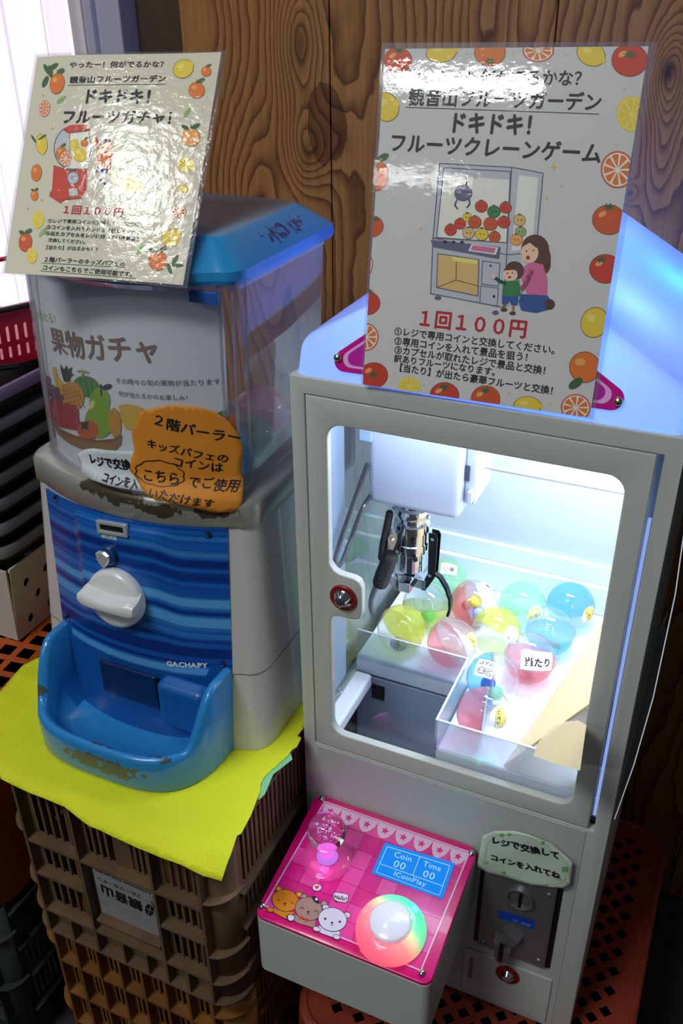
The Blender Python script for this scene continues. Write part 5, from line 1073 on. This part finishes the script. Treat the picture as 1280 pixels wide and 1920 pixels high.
#==PART5
# ================================================================== CRATES, CLOTH, BASKETS
CB = BZ-.0022        # top of the brown crate
brown = M('crate_brown', (108,84,58), .75, noise_amt=.28, noise_scale=22, bump=.2, bscale=120)
yel = M('crate_yellow', (132,84,26), .7, noise_amt=.3, noise_scale=20, bump=.15, bscale=120)
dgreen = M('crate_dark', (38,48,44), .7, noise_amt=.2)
def crate(name, label, mat, x0, x1, yf, yb, zt, zb, vribs, rows, slots, flanges, hole=None, group=None, rc=.040):
    t = thing(name, label, 'crate', ((x0+x1)/2, (yf+yb)/2, zb), group)
    xa, xb = vribs[0], vribs[-1]; rw = yf+.014
    cells = []
    for ci in range(len(vribs)-1):
        for ri in range(len(rows)-1): cells.append((vribs[ci]+.004, vribs[ci+1]-.004, rows[ri+1]+.004, rows[ri]-.004, ci, ri))
    loops = [[(xa,zb),(xb,zb),(xb,zt),(xa,zt)]]; bars = []
    for (a_, b_, c_, d_, ci, ri) in cells:
        sp = slots(ci, ri)
        if sp is None: continue
        for (u0, u1, n) in sp:
            h0, h1 = a_+(b_-a_)*u0, a_+(b_-a_)*u1; loops.append([(h0,c_),(h1,c_),(h1,d_),(h0,d_)]); pitch = (h1-h0)/n
            for k in range(1, n): bars.append((h0+pitch*k, c_, d_))
    put('front_wall', plate(loops, .003, lambda x,y,z: (x, rw+.0015+z, y)), mat, t)
    slat = None
    for (x, c_, d_) in bars:
        key = round(d_-c_, 4)
        if slat is None: slat = {}
        if key not in slat:
            o = put('slat', MB().box((-.0019, -.002, 0), (.0019, .002, d_-c_)).mesh(), mat, t); slat[key] = o
        else: o = slat[key].copy(); COL.objects.link(o); o.parent = t
        o.location = Vector((x, rw+.0012, c_))-t.location
    for x in vribs: put('upright_rib', MB().box((x-.002, yf, zb+.001), (x+.002, rw+.001, zt)).mesh(), mat, t)
    for ri, z in enumerate(rows):
        
        for (g0, g1) in (((vribs[0], vribs[1]), (vribs[2], vribs[3])) if (name == 'harvest_crate' and len(vribs) == 4 and ri == 2) else ((xa, xb),)): put('cross_rib', MB().box((g0, yf+.0005, z-.002), (g1, rw+.001, z+.002)).mesh(), mat, t)
    # rounded corner posts
    for sx_, cx in ((1, xb), (-1, xa)):
        n = 10; ro = (x1-xb-.007) if sx_ > 0 else (xa-x0-.007); pr = []
        for k in range(n+1): q = PI/2*k/n; pr.append((cx+sx_*ro*math.sin(q), rw+ro*.9*(1-math.cos(q))))
        v = [Vector((x, y, z)) for x, y in pr for z in (zb+.002, zt)]; f = [(2*i, 2*i+2, 2*i+3, 2*i+1) for i in range(n)]
        me = mesh(v, f); o = put('corner_post', me, mat, t, smooth=60); so = o.modifiers.new('s', 'SOLIDIFY'); so.thickness = .003; so.offset = 0
        for z in flanges:
            lp = [(cx, yf)]+[(cx+sx_*(ro+.007)*math.sin(PI/2*k/12), yf+(ro+.016)*(1-math.cos(PI/2*k/12))) for k in range(1, 13)]+[(cx, yf+ro+.014)]
            put('corner_flange', plate([lp], .0028, lambda x,y,z_: (x, y, z+z_)), mat, t)
    ro = x1-xb-.007; yk = rw+ro*.9
    # side walls with slots, back wall, and rim
    for sx_, X_ in ((1, x1-.009), (-1, x0+.009)):
        lp = [[(yk,zb+.002),(yb,zb+.002),(yb,zt),(yk,zt)]]
        ny_ = int((yb-yk-.02)/.010)
        for r0, r1 in ((rows[0]-.012, rows[1]+.008) if len(rows) > 2 else (rows[0], rows[-1]),) if False else [(rows[i]-.006, rows[i+1]+.006) for i in range(len(rows)-1)]:
            for k in range(ny_): y_ = yk+.012+k*.010; lp.append([(y_,r1),(y_+.0055,r1),(y_+.0055,r0),(y_,r0)])
        put('side_wall', plate(lp, .003, lambda x,y,z: (X_+z, x, y)), mat, t)
        for z in rows: put('cross_rib', MB().box((min(X_, X_+sx_*.009), yk, z-.002), (max(X_, X_+sx_*.009), yb, z+.002)).mesh(), mat, t)
    put('back_wall', MB().box((x0+.01, yb-.003, zb+.002), (x1-.01, yb, zt)).mesh(), mat, t)
    put('top_plate', plate([[(xa,rw+.003),(xb,rw+.003),(x1-.011,yk),(x1-.011,yb-.004),(x0+.011,yb-.004),(x0+.011,yk)]], .003, lambda x,y,z: (x, y, zt-.0016+z)), mat, t)
    return t
def brown_slots(ci, ri):
    if ci == 1:
        if ri == 0: return [(.02,.42,4),(.66,.98,4)]
        if ri == 2: return [(.03,.97,1)]
        return None
    return [(.06,.96,5)]
bc_ = crate('harvest_crate', 'dusty brown slotted harvest crate under the yellow cloth, upside down', brown, -.318, -.0035, -.190, .235, CB, -.748,
   [-.284,-.206,-.101,-.037], [-.468,-.574,-.634,-.704], lambda c, r: brown_slots(c, r) if c != 1 else (brown_slots(1,0) if r == 0 else None), [-.560,-.655,-.706,-.746])
put('rim_band', MB().box((-.284,-.1905,-.7475), (-.037,-.176,-.7445)).mesh(), brown, bc_)
for x in (-.245,-.165,-.130,-.070): put('rim_gusset', MB().box((x-.0015,-.190,-.7445), (x+.0015,-.178,-.7065)).mesh(), brown, bc_)
# name plate with upside down print
pl_ = put('name_plate', rbox((-.1985,-.1795,-.676),(-.106,-.1765,-.586),.001), M('plate_grey', (150,150,148), .6, noise_amt=.12, noise_scale=40), bc_, label='pale printed plate, upside down')
lsf = Surf((-.15,-.1797,-.63), (0,-1,0), (1,0,0)); a = Art(lsf, .0002); 
a.text('観音山', (266,1693), (187,1658), K, hscale=1.0, bold=.04); a.text('フルーツガーデン', (266,1679), (181,1643), K, bold=.02, hscale=.9); a.text('kannonyama fruit garden', (282,1674), (178,1629), K, bold=.01, hscale=.85)
a.ell(280,1706,8,11,K,-15); a.line([(283,1690),(289,1700),(284,1716)], 1.6, K); a.line([(274,1703),(286,1708)], .8, M('plate_line',(170,170,168),.6)); a.line([(283,1697),(278,1715)], .8, MATS['plate_line']); a.done('printed_lettering', pl_)
put('handle_bar', rbox((-.199,-.190,-.682),(-.105,-.176,-.677),.001), brown, bc_)
put('hand_hole', MB().box((-.199,-.1765,-.7015),(-.105,-.1755,-.684)).mesh(), MATS['void'], bc_)
yc_ = crate('harvest_crate', 'mustard yellow slotted harvest crate at the bottom of the stack', yel, -.336, .0135-.02, -.178, .225, -.7495, FZ+.001,
   [-.296,-.262,-.227,-.191,-.156,-.120,-.085,-.050], [-.760,-.834,-.906,-.978,-1.03], lambda c, r: [(.06,.98,3)] if not (c in (3,4) and r > 0) else ([(.06,.98,3)] if r != 2 else None), [-.80,-.95])
a = Art(Surf((-.15,-.1635,-.9), (0,-1,0), (1,0,0)), .0004); a.poly([(240,1904),(300,1920),(300,1960),(240,1960)], M('plate_grey2', (140,140,136), .6)); a.done('paper_tag', yc_)
# dark crates in the shadow at the left
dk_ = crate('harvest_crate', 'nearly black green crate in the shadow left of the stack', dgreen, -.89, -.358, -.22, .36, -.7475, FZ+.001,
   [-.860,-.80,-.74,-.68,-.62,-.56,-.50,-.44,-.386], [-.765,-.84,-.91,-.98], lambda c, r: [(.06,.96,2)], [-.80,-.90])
# yellow cloth
def cloth():
    pts = [(0,1290,0),(45,1240,0),(110,1202,0)]
    bk = [(-.300,.06),(-.30,.17),(-.02,.18),(-.004,.03)]
    P_ = [onZ((0,1290), BZ-.0012)+Vector((-.035,-.02,0)), onZ((0,1290), BZ), onZ((40,1243), BZ), onZ((112,1200), BZ)]+[Vector((x,y,BZ)) for x,y in bk]
    fr = [(567,1378),(556,1400),(548,1404),(540,1415),(512,1440),(496,1455),(489,1468),(488,1482),(470,1528),(452,1562),(444,1566),(433,1600),(414,1640),(396,1634),(380,1630),(340,1612),(290,1592),(225,1565),(165,1537),(118,1505),(60,1483),(0,1455)]
    for px in fr: P_.append(onZ(px, BZ))
    P_.append(onZ((0,1455), BZ)+Vector((-.035,.03,0)))
    bm = bmesh.new(); vs2 = [bm.verts.new((p.x, p.y, 0)) for p in P_]
    bm.faces.new(vs2); bmesh.ops.triangulate(bm, faces=bm.faces)
    for _ in range(7):
        es = [e for e in bm.edges if e.calc_length() > .009]
        if not es: break
        bmesh.ops.subdivide_edges(bm, edges=es, cuts=1); bmesh.ops.triangulate(bm, faces=bm.faces)
    for v in bm.verts:
        x, y = v.co.x, v.co.y; d = max(0, -.1915-y); e = max(0, -.322-x); r_ = 0
        if y > -.012 and x > -.002: x = -.002
        z = BZ-.0012-.45*d*d/(.01+d)*1.0-e*.10-.5*r_
        inside = max(0, min(1, (.0+max(d*25, e*16, 0))))
        z += inside*(.0022*math.sin(x*70+y*40)+.0035*noise.noise(Vector((x*22,y*22,1)))) + (.0012*noise.noise(Vector((x*45,y*45,3))) if (d > 0 or e > 0) else 0)
        v.co = Vector((x, y-.0*d, z))
    bmesh.ops.recalc_face_normals(bm, faces=bm.faces); me = bpy.data.meshes.new('m'); bm.to_mesh(me); bm.free(); return me
cl = put('yellow_cloth', cloth(), M('cloth_yellow', (222,228,30), .8, bump=.5, bscale=380, noise_amt=.06, noise_scale=14), None, smooth=180)
so = cl.modifiers.new('thickness', 'SOLIDIFY'); so.thickness = .0005; so.offset = -1
tag(cl, 'bright yellow crinkled cloth spread under the capsule vending machine', 'cloth')
gc = MB(); q = [onZ(p, BZ-.0035) for p in ((492,1468),(518,1436),(540,1428),(500,1470))]
tg = put('green_underlay', MB().add([onZ(p, BZ-.002) for p in ((484,1500),(494,1452),(545,1412),(548,1424),(512,1452),(496,1490))], [(0,1,2,3,4,5)]).mesh(), M('cloth_mint', (130,200,150), .8), None)
tag(tg, 'sliver of mint green cloth peeping from under the yellow one', 'cloth')
# lattice baskets
def lattice(name, label, mat, x0, x1, y0, y1, zt, zb, pitch, gap, rot, rr3=.05, vis=None, matname=None):
    t = thing(name, label, 'basket', ((x0+x1)/2, (y0+y1)/2, zb)); loops = [rrect(x0, y0, x1, y1, rr3, 6)]
    n = int(max(x1-x0, y1-y0)/pitch)+4; cx, cy = (x0+x1)/2, (y0+y1)/2; ca, sa = math.cos(rot), math.sin(rot)
    for i in range(-n, n):
        for j in range(-n, n):
            x = cx+(i*ca-j*sa)*pitch; y = cy+(i*sa+j*ca)*pitch; h = gap/2; m_ = .020
            if x0+m_ < x < x1-m_ and y0+m_ < y < y1-m_ and (vis is None or vis(x, y)): loops.append([(x+(a_*ca-b_*sa)*h, y+(a_*sa+b_*ca)*h) for a_, b_ in ((-1,-1),(1,-1),(1,1),(-1,1))])
    put('lattice_base', plate(loops, .003, lambda x,y,z: (x, y, zt-.0016+z)), mat, t)
    k = 20; ro = [Vector((x, y, 0)) for x, y in rrect(x0, y0, x1, y1, rr3, 6)]; c_ = Vector((cx, cy, 0))
    v = []; f = []
    for p in ro: v += [p+Vector((0,0,zt-.0001)), c_+(p-c_)*1.02+Vector((0,0,zt-.006)), c_+(p-c_)*1.05+Vector((0,0,zb+.0))]
    m_ = len(ro)
    for i in range(m_):
        for l_ in range(2): f.append((3*i+l_, 3*((i+1)%m_)+l_, 3*((i+1)%m_)+l_+1, 3*i+l_+1))
    o = put('side_wall', mesh(v, f), mat, t, smooth=40); so = o.modifiers.new('s', 'SOLIDIFY'); so.thickness = .003; so.offset = -1
    o2 = put('top_rim', MB().tube([p+Vector((0,0,zt-.002)) for p in ro], .0040, 8, closed=True).mesh(), mat, t, smooth=60)
    o2 = put('ring_rib', MB().tube([c_+(p-c_)*1.03+Vector((0,0,zt-.07)) for p in ro], .004, 6, closed=True).mesh(), mat, t, smooth=60)
    return t
lattice('plastic_basket', 'red-orange lattice basket turned over beneath the crane game', M('basket_red', (150,58,38), .5, noise_amt=.15), .030, .430, -.120, .375, -.8335, FZ+.001, .0215, .0125, PI/4)
lattice('plastic_basket', 'orange lattice basket at far left under the white perforated bin', M('basket_orange', (176,76,18), .5, noise_amt=.2), -.86, -.375, -.20, .34, -.4760, -.7450, .0300, .0210, .12, vis=lambda x, y: x > -.62)
# white perforated bin
wbm = M('bin_white', (200,192,184), .5)
wb = thing('perforated_bin', 'white perforated plastic bin on the orange basket at left', 'bin', (-.56, .13, -.474))
holes = [[(.0,-.4742),(.30,-.4742),(.30,-.352),(.0,-.352)]]
for i in range(7):
    for j in range(3): hx, hz = .028+i*.040+(.020 if j%2 else 0), -.452+j*.031; holes.append([(hx+.0058*math.cos(PI*k/7), hz+.0075*math.sin(PI*k/7)) for k in range(14)])
WX0 = -.455
put('side_wall', plate(holes, .003, lambda x,y,z: (WX0+z+(y+.474)*.10, .018+x, y), 0), wbm, wb)
put('front_wall', MB().loft([[Vector((-.70,.0175,-.4742)),Vector((WX0,.0175,-.4742)),Vector((WX0,.0205,-.4742)),Vector((-.70,.0205,-.4742))],[Vector((-.70,.0115,-.352)),Vector((WX0+.0125,.0115,-.352)),Vector((WX0+.0125,.0145,-.352)),Vector((-.70,.0145,-.352))]]).mesh(), wbm, wb)
put('base', MB().box((-.70,.018,-.4742),(WX0,.31,-.4712)).mesh(), wbm, wb); put('back_wall', MB().box((-.70,.308,-.4742),(WX0,.311,-.352)).mesh(), wbm, wb); put('side_wall', MB().box((-.703,.018,-.4742),(-.70,.311,-.352)).mesh(), wbm, wb)
bs = Surf((WX0+.0016,.1,-.41), (1,0,-.10), (0,1,0)); a = Art(bs, .0012)
a.poly([(82,1050),(100,1035),(112,1100),(86,1088)], M('label_blue', (60,84,150), .5)); a.poly([(90,1070),(99,1063),(101,1078),(92,1084)], M('label_white', (200,195,190), .5)); a.poly([(72,1035),(92,1022),(94,1034),(78,1046)], M('label_tan', (190,160,110), .5)); a.poly([(50,1078),(58,1074),(64,1100),(56,1110)], MATS['label_blue'])
for k in range(5): a.line([(92.5+k*1.6,1071-k*1.4),(94+k*1.6,1081-k*1.4)], .7, K)
a.done('label', wb, 'torn blue and tan product label')
# stack of black trays
bt = M('tray_black', (30,29,32), .35, noise_amt=.2); 
cols = [(-.350,.034),(-.316,.034),(-.282,.034),(-.248,.034),(-.214,.034),(-.180,.034),(-.146,.038)]
trim = ['undermost of the black trays, resting on the white bin','second black tray up from the white bin','third black tray up from the white bin','fourth black tray up from the white bin','fifth black tray up from the white bin','sixth black tray up, next below the topmost tray','topmost black tray of the stack, its rim tinged purple']
for i, (zb_, h_) in enumerate(cols):
    zb2 = zb_-.0012; t = thing('nesting_tray', trim[i], 'tray', (-.56, .14, zb2), 'black trays stacked on the white bin')
    def out(ins, z): return [Vector((x, y, z)) for x, y in rrect(-.72+ins, -.002+ins, -.436-ins, .325-ins, .035, 6)]
    put('body', fixn(MB().loft([out(.012, zb2+.001), out(.006, zb2+h_*.55), out(.006, zb2+h_*.55+.001), out(.010, zb2+h_*.55+.001), out(.016, zb2+.003)]).mesh()), bt, t, smooth=40)
    put('rim', fixn(MB().loft([out(.0055, zb2+h_*.55), out(.0, zb2+h_*.58), out(-.001, zb2+h_*.80), out(.001, zb2+h_-.0015), out(.006, zb2+h_-.0012), out(.009, zb2+h_*.75), out(.010, zb2+h_*.55)], False, False).mesh()), M('tray_rim_top', (120,104,132), .3) if i == 6 else M('tray_rim_lit', (112,110,118), .3), t, smooth=40)  # rim highlights are put into the lighter rim colour
# red shopping basket on top
rb_ = M('basket_crimson', (196,14,50), .35, coat=.2); zt0 = -.1075
t = thing('shopping_basket', 'red slotted shopping basket with black handle above the black trays', 'basket', (-.56,.18,zt0)); t.rotation_euler[2] = -.42; bskt = t
def slotwall(L_, n, place, zt1, zb1):
    lp = [[(0,zb1),(L_,zb1),(L_,zt1),(0,zt1)]]
    for k in range(n):
        c_ = (k+.7)*L_/(n+.4)
        for (z0_, z1_) in ((zb1+.010, zb1+.026), (zb1+.032, zt1-.018)):
            r_ = .0022; lp.append([(c_+r_*math.cos(PI*q/4), z1_-r_+r_*math.sin(PI*q/4)) for q in range(5)]+[(c_-r_*math.cos(PI*q/4), z0_+r_-r_*math.sin(PI*q/4)) for q in range(5)])
    return plate(lp, .002, place)
ZT1 = -.036
put('side_wall', slotwall(.22, 18, lambda x,y,z: (-.462+z+(y-zt0)*.12, .10+x, y), ZT1, zt0), rb_, t)
put('front_wall', slotwall(.24, 20, lambda x,y,z: (-.702+x+(y-zt0)*.12*(x/.24), .10+z-(y-zt0)*.06, y), ZT1, zt0), rb_, t)
put('back_wall', slotwall(.24, 20, lambda x,y,z: (-.702+x, .32+z, y), ZT1, zt0), rb_, t); put('base', MB().box((-.702,.10,zt0-.0005),(-.462,.32,zt0+.0015)).mesh(), rb_, t)
put('rim', MB().tube([Vector(p) for p in ((-.702,.096,ZT1),(-.455,.096,ZT1),(-.452,.10,ZT1),(-.452,.32,ZT1),(-.702,.32,ZT1))], .0035, 8, closed=True).mesh(), rb_, t)
hd = MB(); put('handle', hd.tube([onX((-40,726), -.446), onX((0,708), -.446), onX((30,692), -.446), onX((62,676), -.446), onX((90,668), -.450)], .0042, 8).mesh(), MATS['black_plastic'], t, label='black carrying handle', smooth=60)
put('handle', MB().tube([Vector((-.702,.115,ZT1+.004)), Vector((-.470,.115,ZT1+.005)), Vector((-.452,.13,ZT1+.004)), Vector((-.450,.23,ZT1+.004))], .0035, 8).mesh(), MATS['black_plastic'], t, label='black carrying handle', smooth=60)
